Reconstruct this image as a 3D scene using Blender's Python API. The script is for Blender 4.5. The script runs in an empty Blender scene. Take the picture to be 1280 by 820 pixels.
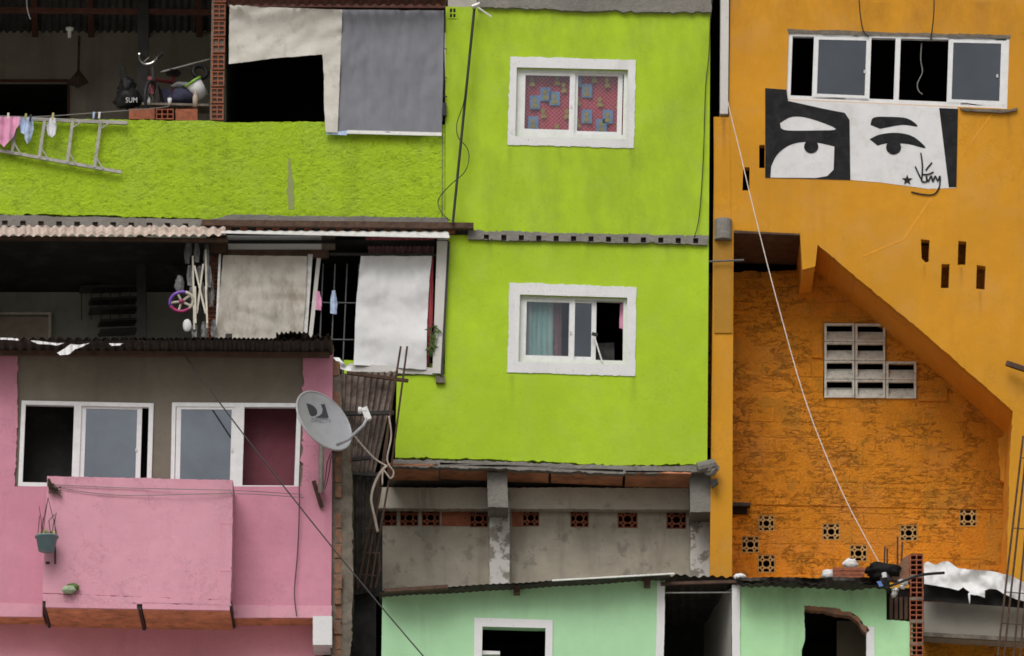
import bpy, bmesh, math, random
from mathutils import Vector, Matrix, noise
from mathutils.geometry import tessellate_polygon, delaunay_2d_cdt
random.seed(7)
S = bpy.context.scene
COL = S.collection
R_ = math.radians
# ------------------------------------------------------------------ camera
PITCH = R_(17); DIST = 80.0; ZC = 26.0
F = Vector((0, math.cos(PITCH), math.sin(PITCH))); U = Vector((0, -math.sin(PITCH), math.cos(PITCH))); RT = Vector((1, 0, 0))
CAM = Vector((0, 0, ZC)) - F * DIST
cd = bpy.data.cameras.new('camera'); cd.lens = 36 * DIST / 12.8; cd.sensor_width = 36; cd.clip_start = 1; cd.clip_end = 2000
co = bpy.data.objects.new('camera', cd); COL.objects.link(co); co.location = CAM; co.rotation_euler = (math.pi / 2 + PITCH, 0, 0)
S.camera = co
def P(px, py, Y):
    """point at photo position px,py on the vertical plane Y (metres, 100 px = 1 m)"""
    d = F + RT * ((px - 640) / 8000) + U * ((410 - py) / 8000)
    return CAM + d * ((Y - CAM.y) / d.y)
# ------------------------------------------------------------------ mesh builder
class MB:
    def __init__(s): s.v = []; s.f = []; s.uv = None
    def add(s, vs, fs):
        o = len(s.v); s.v += [Vector(x) for x in vs]; s.f += [tuple(i + o for i in f) for f in fs]; return s
    def prism(s, poly, y0, th, holes=()):
        loops = [[P(x, y, y0) for x, y in L] for L in [poly] + list(holes)]
        flat = [p for L in loops for p in L]; n = len(flat)
        tris = tessellate_polygon([[Vector((p.x, p.z, 0)) for p in L] for L in loops])
        vs = flat + [Vector((p.x, y0 + th, p.z)) for p in flat]; fs = []
        for t in tris: fs.append(tuple(t)); fs.append(tuple(i + n for i in reversed(t)))
        o = 0
        for L in loops:
            m = len(L)
            for i in range(m):
                a, b = o + i, o + (i + 1) % m; fs.append((a, b, b + n, a + n))
            o += m
        return s.add(vs, fs)
    def rect(s, x0, y0, x1, y1, Y, th, holes=()): return s.prism([(x0, y0), (x1, y0), (x1, y1), (x0, y1)], Y, th, holes)
    def ribbon(s, poly, y0, y1, closed=True):
        L = [P(x, y, y0) for x, y in poly]; n = len(L)
        return s.add(L + [Vector((p.x, y1, p.z)) for p in L], [(i, (i + 1) % n, (i + 1) % n + n, i + n) for i in range(n if closed else n - 1)])
    def tube(s, pts, r, n=8, cap=True, r1=None):
        pts = [Vector(p) for p in pts]; m = len(pts); vs = []; fs = []
        t0 = (pts[1] - pts[0]).normalized(); ref = Vector((0, 0, 1)) if abs(t0.z) < .9 else Vector((1, 0, 0)); a = t0.cross(ref).normalized()
        for i, p in enumerate(pts):
            t = (pts[min(i + 1, m - 1)] - pts[max(i - 1, 0)]).normalized(); a = (a - t * a.dot(t)).normalized(); b = t.cross(a)
            rr = r if r1 is None else r + (r1 - r) * i / (m - 1)
            vs += [p + (a * math.cos(k * 2 * math.pi / n) + b * math.sin(k * 2 * math.pi / n)) * rr for k in range(n)]
        for i in range(m - 1):
            for k in range(n): fs.append((i * n + k, i * n + (k + 1) % n, (i + 1) * n + (k + 1) % n, (i + 1) * n + k))
        if cap: fs.append(tuple(range(n - 1, -1, -1))); fs.append(tuple((m - 1) * n + k for k in range(n)))
        return s.add(vs, fs)
    def tpx(s, pts, r, n=8): return s.tube([P(*p) for p in pts], r, n)
    def bar(s, a, b, w, d, up=None):
        a = Vector(a); b = Vector(b); t = (b - a).normalized(); y = Vector((0, 1, 0)) if abs(t.y) < .9 else Vector((1, 0, 0))
        x = t.cross(y).normalized(); y = x.cross(t).normalized(); vs = []
        for p in (a, b):
            for sx, sy in ((-1, -1), (1, -1), (1, 1), (-1, 1)): vs.append(p + x * sx * w / 2 + y * sy * d / 2)
        return s.add(vs, [(0, 1, 2, 3), (7, 6, 5, 4), (0, 4, 5, 1), (1, 5, 6, 2), (2, 6, 7, 3), (3, 7, 4, 0)])
    def bpx(s, a, b, w, d): return s.bar(P(*a), P(*b), w, d)
    def grid(s, fn, nx, ny):
        vs = [fn(i / nx, j / ny) for j in range(ny + 1) for i in range(nx + 1)]; w = nx + 1
        return s.add(vs, [(j * w + i, j * w + i + 1, (j + 1) * w + i + 1, (j + 1) * w + i) for j in range(ny) for i in range(nx)])
    def corr(s, A, B, C, D, waves, amp, per=8, ny=3, wob=0.0, th=0.0):
        """corrugated sheet, corners (px,py,Y): A top left, B top right, C bottom right, D bottom left; waves run along AB"""
        A, B, C, D = [P(*q) for q in (A, B, C, D)]; nrm = (B - A).cross(D - A).normalized()
        def fn(u, v, o=0):
            p = (A * (1 - u) + B * u) * (1 - v) + (D * (1 - u) + C * u) * v
            w = noise.noise(Vector((u * 5, v * 3, waves))) * wob
            return p + nrm * (amp * math.sin(u * waves * 2 * math.pi) + w + o)
        s.grid(fn, waves * per, ny)
        if th: s.grid(lambda u, v: fn(u, v, th), waves * per, ny)
        return s
    def cloth(s, poly, Y, fold, res=6, sub=True):
        """cloth filling a px polygon on plane Y; fold(px,py) gives the offset in Y"""
        pl = jag(poly, .3, res) if sub else poly
        x0 = min(p[0] for p in pl); x1 = max(p[0] for p in pl); y0 = min(p[1] for p in pl); y1 = max(p[1] for p in pl)
        pts = [Vector(p) for p in pl]; n = len(pts)
        def inside(x, y):
            c = False
            for i in range(n):
                ax, ay = pl[i]; bx, by = pl[i - 1]
                if (ay > y) != (by > y) and x < (bx - ax) * (y - ay) / (by - ay) + ax: c = not c
            return c
        yy = y0 + res / 2; k = 0
        while yy < y1:
            xx = x0 + (res / 2 if k % 2 else res / 4)
            while xx < x1:
                if inside(xx, yy) and min((xx - a) ** 2 + (yy - b) ** 2 for a, b in pl) > (res * .45) ** 2: pts.append(Vector((xx, yy)))
                xx += res
            yy += res; k += 1
        vs, _, fs, *_r = delaunay_2d_cdt(pts, [(i, (i + 1) % n) for i in range(n)], [list(range(n))], 1, 1e-5)
        return s.add([P(p.x, p.y, Y + fold(p.x, p.y)) for p in vs], fs)
    def build(s, name, mat, parent=None, smooth=False, base=None):
        if base is None: base = WL[parent] if parent is not None else Vector((0, 0, 0))
        me = bpy.data.meshes.new(name); me.from_pydata([v - base for v in s.v], [], s.f); me.validate()
        bm = bmesh.new(); bm.from_mesh(me); bmesh.ops.recalc_face_normals(bm, faces=bm.faces); bm.to_mesh(me); bm.free()
        if smooth: me.polygons.foreach_set('use_smooth', [True] * len(me.polygons))
        me.materials.append(mat)
        o = bpy.data.objects.new(name, me); COL.objects.link(o)
        if parent is not None: o.parent = parent
        else: o.location = base
        WL[o] = base
        return o
WL = {}
def thing(name, label, cat, base, group=None):
    o = bpy.data.objects.new(name, None); COL.objects.link(o); o.empty_display_size = .1
    o.location = base if isinstance(base, Vector) else P(*base); WL[o] = Vector(o.location); o['label'] = label; o['category'] = cat
    if group: o['group'] = group
    return o
def solo(name, mb, mat, label, cat, group=None, smooth=False, kind=None):
    n = len(mb.v); b = sum(mb.v, Vector()) / n; b.z = min(v.z for v in mb.v)
    o = mb.build(name, mat, None, smooth, base=b)
    if label: o['label'] = label; o['category'] = cat
    if group: o['group'] = group
    if kind: o['kind'] = kind
    return o
def jag(poly, amp, step=8, closed=True):
    out = []; n = len(poly); seed = random.uniform(0, 99)
    if amp: step = min(step, 3.2)
    for i in range(n if closed else n - 1):
        a = poly[i]; b = poly[(i + 1) % n]; L = math.hypot(b[0] - a[0], b[1] - a[1]); k = max(1, int(L / step)); out.append(a)
        nx, ny = -(b[1] - a[1]) / max(L, 1e-6), (b[0] - a[0]) / max(L, 1e-6)
        for j in range(1, k):
            t = (j + random.uniform(-.3, .3) * (amp > 0)) / k; x = a[0] + (b[0] - a[0]) * t; y = a[1] + (b[1] - a[1]) * t
            d = amp * (1.1 * noise.noise(Vector((x / 23, y / 23, seed))) + .8 * noise.noise(Vector((x / 7, y / 7, seed + 5))) + random.gauss(0, .38)) * min(1, 4 * min(t, 1 - t) + .3) if amp else 0
            out.append((x + nx * d, y + ny * d))
    if not closed: out.append(poly[-1])
    return out
def rrect(x0, y0, x1, y1): return [(x0, y0), (x1, y0), (x1, y1), (x0, y1)]
def ell(cx, cy, rx, ry, n=20, a0=0, a1=360): return [(cx + rx * math.cos(R_(a0 + (a1 - a0) * k / (n if a1 - a0 == 360 else n - 1))), cy + ry * math.sin(R_(a0 + (a1 - a0) * k / (n if a1 - a0 == 360 else n - 1)))) for k in range(n)]
def nz(x, y, s, k=0.0): return noise.noise(Vector((x / s, y / s, k)))
def sag(a, b, d, n=16):
    return [(a[0] + (b[0] - a[0]) * t, a[1] + (b[1] - a[1]) * t + d * 4 * t * (1 - t), a[2] + (b[2] - a[2]) * t) for t in [i / n for i in range(n + 1)]]
def spl(pts, n=6):
    """smooth curve through points"""
    q = [Vector(p) for p in pts]; out = []
    for i in range(len(q) - 1):
        p0 = q[max(i - 1, 0)]; p1 = q[i]; p2 = q[i + 1]; p3 = q[min(i + 2, len(q) - 1)]
        for k in range(n):
            t = k / n; out.append(.5 * ((2 * p1) + (p2 - p0) * t + (2 * p0 - 5 * p1 + 4 * p2 - p3) * t * t + (3 * p1 - p0 - 3 * p2 + p3) * t ** 3))
    return [tuple(v) for v in out] + [tuple(q[-1])]
def lathe(mb, c, axis, prof, n=20):
    axis = axis.normalized(); a = axis.orthogonal().normalized(); b = axis.cross(a); vs = []
    for r, h in prof: vs += [c + axis * h + (a * math.cos(2 * math.pi * k / n) + b * math.sin(2 * math.pi * k / n)) * r for k in range(n)]
    return mb.add(vs, [(i * n + k, i * n + (k + 1) % n, (i + 1) * n + (k + 1) % n, (i + 1) * n + k) for i in range(len(prof) - 1) for k in range(n)])
def blob(mb, c, rx, ry, rz, amp=.2, seed=0, sub=3):
    bm = bmesh.new(); bmesh.ops.create_icosphere(bm, subdivisions=sub, radius=1)
    vs = [Vector((v.co.x * rx, v.co.y * ry, v.co.z * rz)) * (1 + amp * noise.noise(v.co * 2 + Vector((seed, 0, 0))) + amp * .5 * noise.noise(v.co * 6 + Vector((seed, 3, 0)))) + c for v in bm.verts]
    fs = [tuple(v.index for v in f.verts) for f in bm.faces]; bm.free(); return mb.add(vs, fs)
# ------------------------------------------------------------------ materials
class G:
    def __init__(s, name):
        s.m = bpy.data.materials.new(name); s.m.use_nodes = True; s.t = s.m.node_tree; s.n = s.t.nodes; s.n.clear()
        s.out = s.n.new('ShaderNodeOutputMaterial'); s.pos = s.n.new('ShaderNodeNewGeometry').outputs['Position']
    def link(s, a, b):
        if hasattr(a, 'links'): s.t.links.new(a, b)
        elif isinstance(a, (tuple, list)): b.default_value = tuple(a) + ((1,) if len(a) == 3 and len(b.default_value) == 4 else ())
        else: b.default_value = a
    def noise(s, scale, detail=5, st=(1, 1, 1), rough=.6, off=0, dist=0):
        mp = s.n.new('ShaderNodeMapping'); s.link(s.pos, mp.inputs['Vector']); mp.inputs['Scale'].default_value = st; mp.inputs['Location'].default_value = (off, off * .7, off * .3)
        t = s.n.new('ShaderNodeTexNoise'); s.link(mp.outputs[0], t.inputs['Vector']); t.inputs['Scale'].default_value = scale; t.inputs['Detail'].default_value = detail
        t.inputs['Roughness'].default_value = rough; t.inputs['Distortion'].default_value = dist; return t.outputs[0]
    def voro(s, scale, st=(1, 1, 1), feature='F1'):
        mp = s.n.new('ShaderNodeMapping'); s.link(s.pos, mp.inputs['Vector']); mp.inputs['Scale'].default_value = st
        t = s.n.new('ShaderNodeTexVoronoi'); t.feature = feature; s.link(mp.outputs[0], t.inputs['Vector']); t.inputs['Scale'].default_value = scale; return t.outputs['Distance']
    def ramp(s, x, a, b, lo=0., hi=1.):
        t = s.n.new('ShaderNodeMapRange'); s.link(x, t.inputs[0]); t.inputs[1].default_value = a; t.inputs[2].default_value = b; t.inputs[3].default_value = lo; t.inputs[4].default_value = hi; return t.outputs[0]
    def math(s, op, a, b=0.):
        t = s.n.new('ShaderNodeMath'); t.operation = op; s.link(a, t.inputs[0]); s.link(b, t.inputs[1]); return t.outputs[0]
    def mix(s, f, a, b):
        t = s.n.new('ShaderNodeMix'); t.data_type = 'RGBA'; s.link(f, t.inputs[0]); s.link(a, t.inputs[6]); s.link(b, t.inputs[7]); return t.outputs[2]
    def bump(s, h, st, d=.02):
        t = s.n.new('ShaderNodeBump'); t.inputs['Strength'].default_value = st; t.inputs['Distance'].default_value = d; s.link(h, t.inputs['Height']); return t.outputs[0]
    def bsdf(s, col, rough=.85, nrm=None, metal=0., spec=.3, trans=0.):
        b = s.n.new('ShaderNodeBsdfPrincipled'); s.link(col, b.inputs['Base Color']); s.link(rough, b.inputs['Roughness']); s.link(metal, b.inputs['Metallic'])
        b.inputs['Specular IOR Level'].default_value = spec
        if nrm is not None: s.link(nrm, b.inputs['Normal'])
        s.t.links.new(b.outputs[0], s.out.inputs[0]); return s.m
    def z(s):
        t = s.n.new('ShaderNodeSeparateXYZ'); s.link(s.pos, t.inputs[0]); return t.outputs[2]
def mul(c, k): return tuple(min(1, x * k) for x in c)
def plaster(name, base, var=.14, brick=0., drips=(), cscale=13, dirt=(.10, .085, .06), dirt_amt=.35, streak=.3, bump=.35, bscale=28, bd=.012, patch=None, crack=0., spots=.5, rough=.88, tops=(), coarse=0., veins=0., off=0):
    g = G(name)
    n1 = g.noise(.7, 6, off=off); n2 = g.noise(4.5, 7, off=off + 3); n3 = g.noise(2.2, 5, st=(1.6, 1.6, .16), off=off + 5); n4 = g.noise(60, 3, off=off)
    c = g.mix(g.ramp(n1, .3, .7), mul(base, 1 - var), mul(base, 1 + var))
    c = g.mix(g.ramp(n2, .35, .7, 0, .55), c, mul(base, 1 - var * 1.3))
    c = g.mix(g.ramp(g.noise(1.9, 7, off=off + 91, rough=.68), .48, .68, 0, .22), c, tuple(x * .72 + .12 for x in base))
    if patch:
        pc, th, sc, am = patch
        c = g.mix(g.ramp(g.noise(sc, 8, rough=.65, off=off + 11), th, th + .06, 0, am), c, pc)
    c = g.mix(g.ramp(n3, .55, .8, 0, streak), c, dirt)
    c = g.mix(g.ramp(g.noise(9, 8, rough=.7, off=off + 17), .6, .8, 0, dirt_amt), c, dirt)
    for zz, dep, am in tops:     # grime washing down below a ledge at height zz
        m = g.math('MULTIPLY', g.ramp(g.z(), zz - dep, zz, 0, 1), g.ramp(g.noise(2.2, 8, st=(1.4, 1.4, .55), off=off + 23, rough=.7), .4, .7, .0, 1))
        c = g.mix(g.math('MULTIPLY', m, am), c, dirt)
    if spots: c = g.mix(g.ramp(g.noise(26, 2, off=off + 31), .72, .76, 0, spots), c, mul(dirt, .6))
    h = g.math('ADD', g.math('MULTIPLY', g.noise(bscale, 6, rough=.65, off=off), 1.), g.math('MULTIPLY', n4, .25))
    if coarse:
        cs = g.noise(cscale, 4, st=(1, 1, 1.15), off=off + 41, rough=.7); h = g.math('ADD', h, g.math('MULTIPLY', cs, coarse))
        c = g.mix(g.ramp(cs, .47, .33, 0, .5), c, mul(base, .45))
        pit = g.noise(cscale * 1.5, 2, st=(1, 1, 1.4), off=off + 44); c = g.mix(g.ramp(pit, .69, .74, 0, .75), c, mul(dirt, .5))
    for x0, z0, w, ln, am in drips:
        sx = g.n.new('ShaderNodeSeparateXYZ'); g.link(g.pos, sx.inputs[0])
        wob = g.math('ADD', g.math('SUBTRACT', sx.outputs[0], x0), g.math('MULTIPLY', g.math('SUBTRACT', g.noise(6, 4, off=off + x0), .5), w * 1.2))
        m = g.math('MULTIPLY', g.ramp(g.math('ABSOLUTE', wob), 0, w, 1, 0), g.ramp(sx.outputs[2], z0 - ln, z0, 0, 1)); m = g.math('MULTIPLY', m, g.ramp(sx.outputs[2], z0, z0 + .01, 1, 0))
        c = g.mix(g.math('MULTIPLY', m, am), c, dirt)
    if brick:
        sx = g.n.new('ShaderNodeSeparateXYZ'); g.link(g.pos, sx.inputs[0]); cb = g.n.new('ShaderNodeCombineXYZ'); g.link(g.math('ADD', sx.outputs[0], g.math('MULTIPLY', g.noise(2.5, 3, off=off + 7), .08)), cb.inputs[0]); g.link(g.math('ADD', sx.outputs[2], g.math('MULTIPLY', g.noise(2, 4, off=off + 8), .10)), cb.inputs[1])
        bt = g.n.new('ShaderNodeTexBrick'); g.link(cb.outputs[0], bt.inputs['Vector']); bt.inputs['Scale'].default_value = 1; bt.inputs['Brick Width'].default_value = .32; bt.inputs['Row Height'].default_value = .2; bt.inputs['Mortar Size'].default_value = .012; bt.inputs['Mortar Smooth'].default_value = .6
        mk = g.math('MULTIPLY', bt.outputs['Fac'], g.ramp(g.noise(2.6, 5, off=off + 9), .42, .6)); h = g.math('SUBTRACT', h, g.math('MULTIPLY', mk, brick)); c = g.mix(g.math('MULTIPLY', mk, .3 * brick + .04), c, mul(base, .5))
    if crack:
        ck = g.noise(2.2, 7, st=(1, 1, 3), off=off + 51, rough=.75); line = g.ramp(g.math('ABSOLUTE', g.math('SUBTRACT', ck, .5)), 0, .012, 1, 0)
        line = g.math('MULTIPLY', line, g.ramp(g.noise(1.7, 4, off=off + 61), .45, .62))
        c = g.mix(g.math('MULTIPLY', line, crack), c, mul(base, .3)); h = g.math('SUBTRACT', h, g.math('MULTIPLY', line, 1.5))
    if veins:
        ck = g.noise(2.0, 9, off=off + 71, rough=.75); line = g.ramp(g.math('ABSOLUTE', g.math('SUBTRACT', ck, .52)), 0, .006, 1, 0)
        line = g.math('MULTIPLY', line, g.ramp(g.noise(1.1, 3, off=off + 81), .5, .6)); c = g.mix(g.math('MULTIPLY', line, veins), c, mul(base, .25))
    return g.bsdf(c, rough, g.bump(h, bump, bd))
def simple(name, col, rough=.6, metal=0., var=.2, dirt=None, damt=.4, bump=.15, bscale=40, sc=8, spec=.4, st=(1, 1, 1), th=.5):
    g = G(name); c = g.mix(g.ramp(g.noise(sc, 6, st=st), .3, .7), mul(col, 1 - var), mul(col, 1 + var))
    if dirt: c = g.mix(g.ramp(g.noise(sc * 1.7, 7, st=st, off=9, rough=.7), th, th + .2, 0, damt), c, dirt)
    return g.bsdf(c, rough, g.bump(g.noise(bscale, 5, st=st), bump, .01), metal, spec)
def glass(name, tint, refl, dark=None):
    g = G(name); n = g.bump(g.noise(1.6, 2), .05, .01)
    gl = g.n.new('ShaderNodeBsdfGlossy'); gl.inputs['Roughness'].default_value = .06; gl.inputs['Color'].default_value = (.80, .88, 1, 1); g.link(n, gl.inputs['Normal'])
    tr = g.n.new('ShaderNodeBsdfTransparent'); tr.inputs['Color'].default_value = tuple(tint) + (1,)
    mx = g.n.new('ShaderNodeMixShader'); g.link(g.ramp(g.noise(1.3, 4, off=4), .3, .7, refl * .85, refl * 1.15), mx.inputs[0]); g.t.links.new(tr.outputs[0], mx.inputs[1]); g.t.links.new(gl.outputs[0], mx.inputs[2])
    g.t.links.new(mx.outputs[0], g.out.inputs[0]); return g.m
Zp = lambda py, Y: P(640, py, Y).z
LIME = (.40, .59, .025)
M = {}
M['lime'] = plaster('lime_paint', LIME, var=.12, dirt=(.12, .14, .03), dirt_amt=.25, streak=.07, bump=.45, bscale=22, spots=.4, veins=.35, patch=((.30, .33, .13), .70, 7, .45), drips=tuple((P(a, b, 0).x, P(a, b, 0).z, w_, l_, m_) for a, b, w_, l_, m_ in ((637, 186, .05, .5, .3), (790, 186, .06, .6, .35), (700, 184, .04, .3, .2), (640, 470, .05, .5, .3), (792, 470, .06, .5, .3), (735, 304, .05, .25, .25), (835, 304, .06, .3, .22), (612, 304, .05, .3, .25), (690, 14, .05, .35, .2), (800, 16, .04, .3, .2))), tops=((Zp(303, 0), .4, .3), (Zp(10, 0), .3, .3)))
M['lime_rough'] = plaster('lime_roughcast', (.40, .60, .022), var=.14, dirt=(.10, .13, .02), dirt_amt=.4, streak=.3, bump=.9, bscale=18, bd=.035, spots=.6, coarse=1.6, off=2)
M['grey_plaster'] = plaster('grey_plaster', (.45, .405, .325), var=.26, dirt=(.09, .07, .05), dirt_amt=.8, streak=.5, bump=.4, bscale=14, patch=((.22, .20, .17), .56, 5, .6), off=4)
M['grey_dark'] = plaster('bare_render', (.19, .165, .13), var=.2, dirt=(.06, .05, .04), dirt_amt=.4, streak=.3, bump=.3, off=6)
M['beam'] = plaster('stained_concrete', (.54, .50, .42), var=.2, dirt=(.08, .065, .045), dirt_amt=.9, streak=.8, bump=.6, patch=((.42, .41, .38), .62, 3, .5), spots=.9, off=8)
M['concrete'] = plaster('rough_concrete', (.24, .225, .2), var=.25, dirt=(.05, .045, .04), dirt_amt=.7, streak=.2, bump=.8, bscale=16, bd=.03, off=9)
M['white_flaky'] = plaster('flaking_white_paint', (.60, .585, .55), var=.1, dirt=(.14, .12, .1), dirt_amt=.8, streak=.35, bump=.5, patch=((.22, .195, .16), .50, 6, .9), spots=.8, off=10)
M['white_wall'] = plaster('white_masonry_paint', (.74, .74, .75), var=.06, dirt=(.28, .26, .22), dirt_amt=.55, streak=.3, bump=.5, spots=.7, veins=.3, off=12)
M['white_post'] = plaster('worn_white_paint', (.62, .60, .57), var=.08, dirt=(.13, .11, .09), dirt_amt=.6, streak=.3, bump=.5, spots=.9, off=13)
M['orange'] = plaster('orange_paint', (.62, .282, .018), var=.1, drips=tuple((P(a, b, 0).x, P(a, b, 0).z, w_, l_, m_) for a, b, w_, l_, m_ in ((905, 146, .04, .6, .7), (1262, 136, .05, .5, .5), (1156, 328, .03, .3, .4), (1226, 362, .03, .4, .4), (1202, 332, .03, .3, .4), (985, 124, .03, .2, .4), (1100, 0, .2, .6, .3), (1230, 0, .3, .9, .3))), dirt=(.26, .11, .02), dirt_amt=.3, streak=.2, bump=.2, bscale=20, spots=.2, veins=.6, tops=((Zp(0, 0), 1.0, .5),), off=14)
M['orange_rough'] = plaster('orange_brickwork_paint', (.74, .278, .018), var=.18, dirt=(.26, .11, .015), dirt_amt=.4, streak=.15, bump=1.0, bscale=22, bd=.03, coarse=.8, cscale=30, brick=.45, crack=.07, spots=.5, patch=((.46, .23, .03), .55, 2.2, .5), veins=.3, off=16)
M['orange_soffit'] = plaster('orange_soffit_paint', (.72, .32, .028), var=.1, dirt=(.16, .08, .02), dirt_amt=.4, bump=.3, spots=.3, off=17)
M['pink'] = plaster('pink_paint', (.665, .325, .41), var=.1, dirt=(.25, .11, .13), dirt_amt=.35, streak=.2, bump=.5, bscale=14, spots=.5, veins=.8, brick=.06, tops=((Zp(610, -2), .2, .4),), off=18)
M['pink_wall_shaded'] = plaster('shaded_pink_paint', (.60, .255, .345), var=.13, dirt=(.28, .11, .13), dirt_amt=.4, streak=.25, bump=.4, bscale=14, spots=.4, veins=.8, brick=.06, off=28)  # darker than the balcony pink: shade behind the balcony put into the colour
M['pink_low'] = plaster('lower_pink_paint', (.72, .31, .39), var=.12, dirt=(.2, .09, .1), dirt_amt=.4, streak=.3, bump=.3, spots=.3, off=19)
M['mint'] = plaster('mint_paint', (.40, .68, .405), var=.09, dirt=(.22, .26, .13), dirt_amt=.3, streak=.3, bump=.2, bscale=18, spots=.2, tops=((Zp(735, -3), .5, .25),), off=20)
M['green_mint'] = plaster('fresh_green_paint', (.43, .74, .41), var=.1, dirt=(.15, .22, .09), dirt_amt=.3, streak=.3, bump=.2, spots=.2, tops=((Zp(740, -3), .4, .5),), off=21)
M['room'] = plaster('room_shade_colour', (.022, .021, .020), var=.2, dirt=(.03, .03, .03), off=22)  # near-black colour paints the darkness of unlit rooms into their walls
M['room_grey'] = plaster('terrace_render', (.36, .325, .275), var=.2, dirt=(.08, .07, .06), dirt_amt=.4, streak=.4, off=23)
M['room_grey2'] = plaster('lower_terrace_render', (.36, .37, .32), var=.2, dirt=(.06, .06, .05), dirt_amt=.4, streak=.4, off=24)
M['room_red'] = plaster('room_crimson_paint', (.215, .062, .085), var=.2, dirt=(.1, .03, .05), off=25)
M['clay'] = simple('fired_clay', (.30, .095, .048), .9, var=.25, dirt=(.10, .05, .035), damt=.7, bump=.4, sc=12)
M['clay_soffit'] = simple('clay_soffit', (.64, .27, .14), .85, var=.3, dirt=(.12, .05, .03), damt=.6, bump=.3, sc=4)
M['hollow_shade'] = simple('painted_hollow_shade', (.018, .014, .012), .95, var=.3)  # near black, stands in for the shade inside holes and gaps
M['brick'] = simple('old_brick', (.27, .12, .065), .92, var=.35, dirt=(.12, .10, .08), damt=.9, bump=.8, bscale=25, sc=9, th=.42)
M['mortar'] = simple('old_mortar', (.17, .145, .115), .95, var=.35, dirt=(.06, .05, .04), damt=.6, bump=.9, bscale=18)
M['alu'] = simple('white_enamel', (.72, .73, .74), .4, var=.06, dirt=(.36, .33, .29), damt=.4, bump=.05, sc=11, spec=.4, th=.55)
M['alu_grey'] = simple('bare_aluminium', (.50, .49, .47), .45, .55, var=.15, dirt=(.25, .23, .2), damt=.5, sc=14)
M['glass'] = glass('pane_glass', (.10, .115, .14), .10)
M['glass_clear'] = glass('clear_pane', (.9, .9, .9), .035)
M['glass_pink'] = glass('frosted_pane', (.13, .125, .15), .175)
M['steel'] = simple('painted_dark_steel', (.035, .032, .03), .6, .2, var=.3)
M['rust'] = simple('rusty_steel', (.085, .05, .035), .85, .2, var=.4, dirt=(.16, .08, .045), damt=.7, bump=.5, sc=16)
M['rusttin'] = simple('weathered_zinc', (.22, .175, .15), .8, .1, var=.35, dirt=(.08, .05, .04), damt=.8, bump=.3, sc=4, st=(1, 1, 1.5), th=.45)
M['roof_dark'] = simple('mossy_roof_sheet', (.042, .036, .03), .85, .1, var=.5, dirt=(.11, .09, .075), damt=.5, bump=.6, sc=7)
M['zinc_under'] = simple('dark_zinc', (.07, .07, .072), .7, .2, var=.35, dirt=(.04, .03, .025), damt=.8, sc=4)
M['roof_pale'] = simple('pale_roof_sheet', (.58, .47, .42), .7, var=.2, dirt=(.26, .15, .11), damt=.7, sc=5, th=.48)
M['white_tin'] = simple('white_sheet_metal', (.78, .78, .76), .5, var=.08, dirt=(.45, .40, .33), damt=.5)
M['white_film'] = simple('torn_white_film', (.85, .85, .86), .5, var=.06, bump=.3)
M['tarp_cream'] = simple('cream_canvas', (.60, .575, .52), .85, var=.09, dirt=(.34, .31, .26), damt=.5, bump=.25, sc=4)
M['tarp_grey'] = simple('grey_canvas', (.195, .20, .228), .8, var=.1, dirt=(.15, .15, .165), damt=.5, bump=.2, sc=3, st=(2, 2, .6))
M['blind'] = simple('stained_blind', (.50, .465, .41), .85, var=.16, dirt=(.28, .24, .19), damt=.75, bump=.2, sc=2.2, st=(1.4, 1, .7), th=.45)
M['sheet'] = simple('white_cotton', (.72, .72, .73), .85, var=.05, dirt=(.55, .55, .56), damt=.5, bump=.2, sc=3)
M['red_cloth'] = simple('red_striped_cloth', (.30, .045, .06), .9, var=.5, sc=9, st=(6, 1, .1))
M['mauve'] = simple('faded_mauve_cloth', (.23, .12, .135), .9, var=.45, sc=9, st=(5, 1, .1))
M['black'] = simple('black_rubber', (.015, .015, .016), .6, var=.3)
M['wire'] = simple('dark_cable', (.03, .025, .025), .6, var=.3)
M['wire_pale'] = simple('pale_cable', (.62, .54, .47), .6, var=.15)
M['wire_grey'] = simple('grey_cable', (.22, .21, .2), .6, var=.15)
M['pinkcloth'] = simple('pink_cotton', (.72, .33, .50), .9, var=.1)
M['bluecloth'] = simple('pale_blue_cotton', (.42, .52, .72), .9, var=.3, sc=18)
M['greycloth'] = simple('printed_white_cotton', (.68, .68, .72), .9, var=.08, dirt=(.3, .3, .38), damt=.7, sc=25)
M['mur_black'] = simple('black_wall_paint', (.021, .021, .023), .95, var=.25, bump=.35, bscale=20, spec=.1, dirt=(.045, .044, .045), damt=.6, sc=5)
M['mur_white'] = simple('white_wall_paint', (.69, .69, .70), .85, var=.06, dirt=(.5, .47, .42), damt=.5, bump=.35, bscale=20, sc=4)
M['dish'] = simple('grey_dish_paint', (.36, .37, .395), .5, .1, var=.06, dirt=(.24, .24, .25), damt=.4, sc=5)
M['dish_mark'] = simple('dark_print', (.045, .046, .055), .6, var=.1)
M['dish_text'] = simple('faded_print', (.15, .15, .165), .6, var=.2)
M['pot'] = simple('grey_blue_plastic', (.155, .235, .27), .5, var=.12)
M['leaf'] = simple('dull_leaf', (.09, .14, .035), .7, var=.4)
M['leaf_y'] = simple('yellow_leaf', (.42, .40, .16), .7, var=.3)
M['twig'] = simple('dry_twig', (.075, .055, .042), .9, var=.4)
M['stone'] = simple('pale_green_stone', (.36, .45, .30), .9, var=.2, dirt=(.1, .1, .08), damt=.6)
M['rope'] = simple('dirty_rope', (.42, .36, .31), .95, var=.25, bump=.6)
M['louvre'] = simple('grey_cast_block', (.62, .61, .55), .85, var=.12, dirt=(.14, .14, .11), damt=.6, bump=.4)
M['bluebit'] = simple('blue_plastic', (.12, .2, .5), .5)
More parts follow.
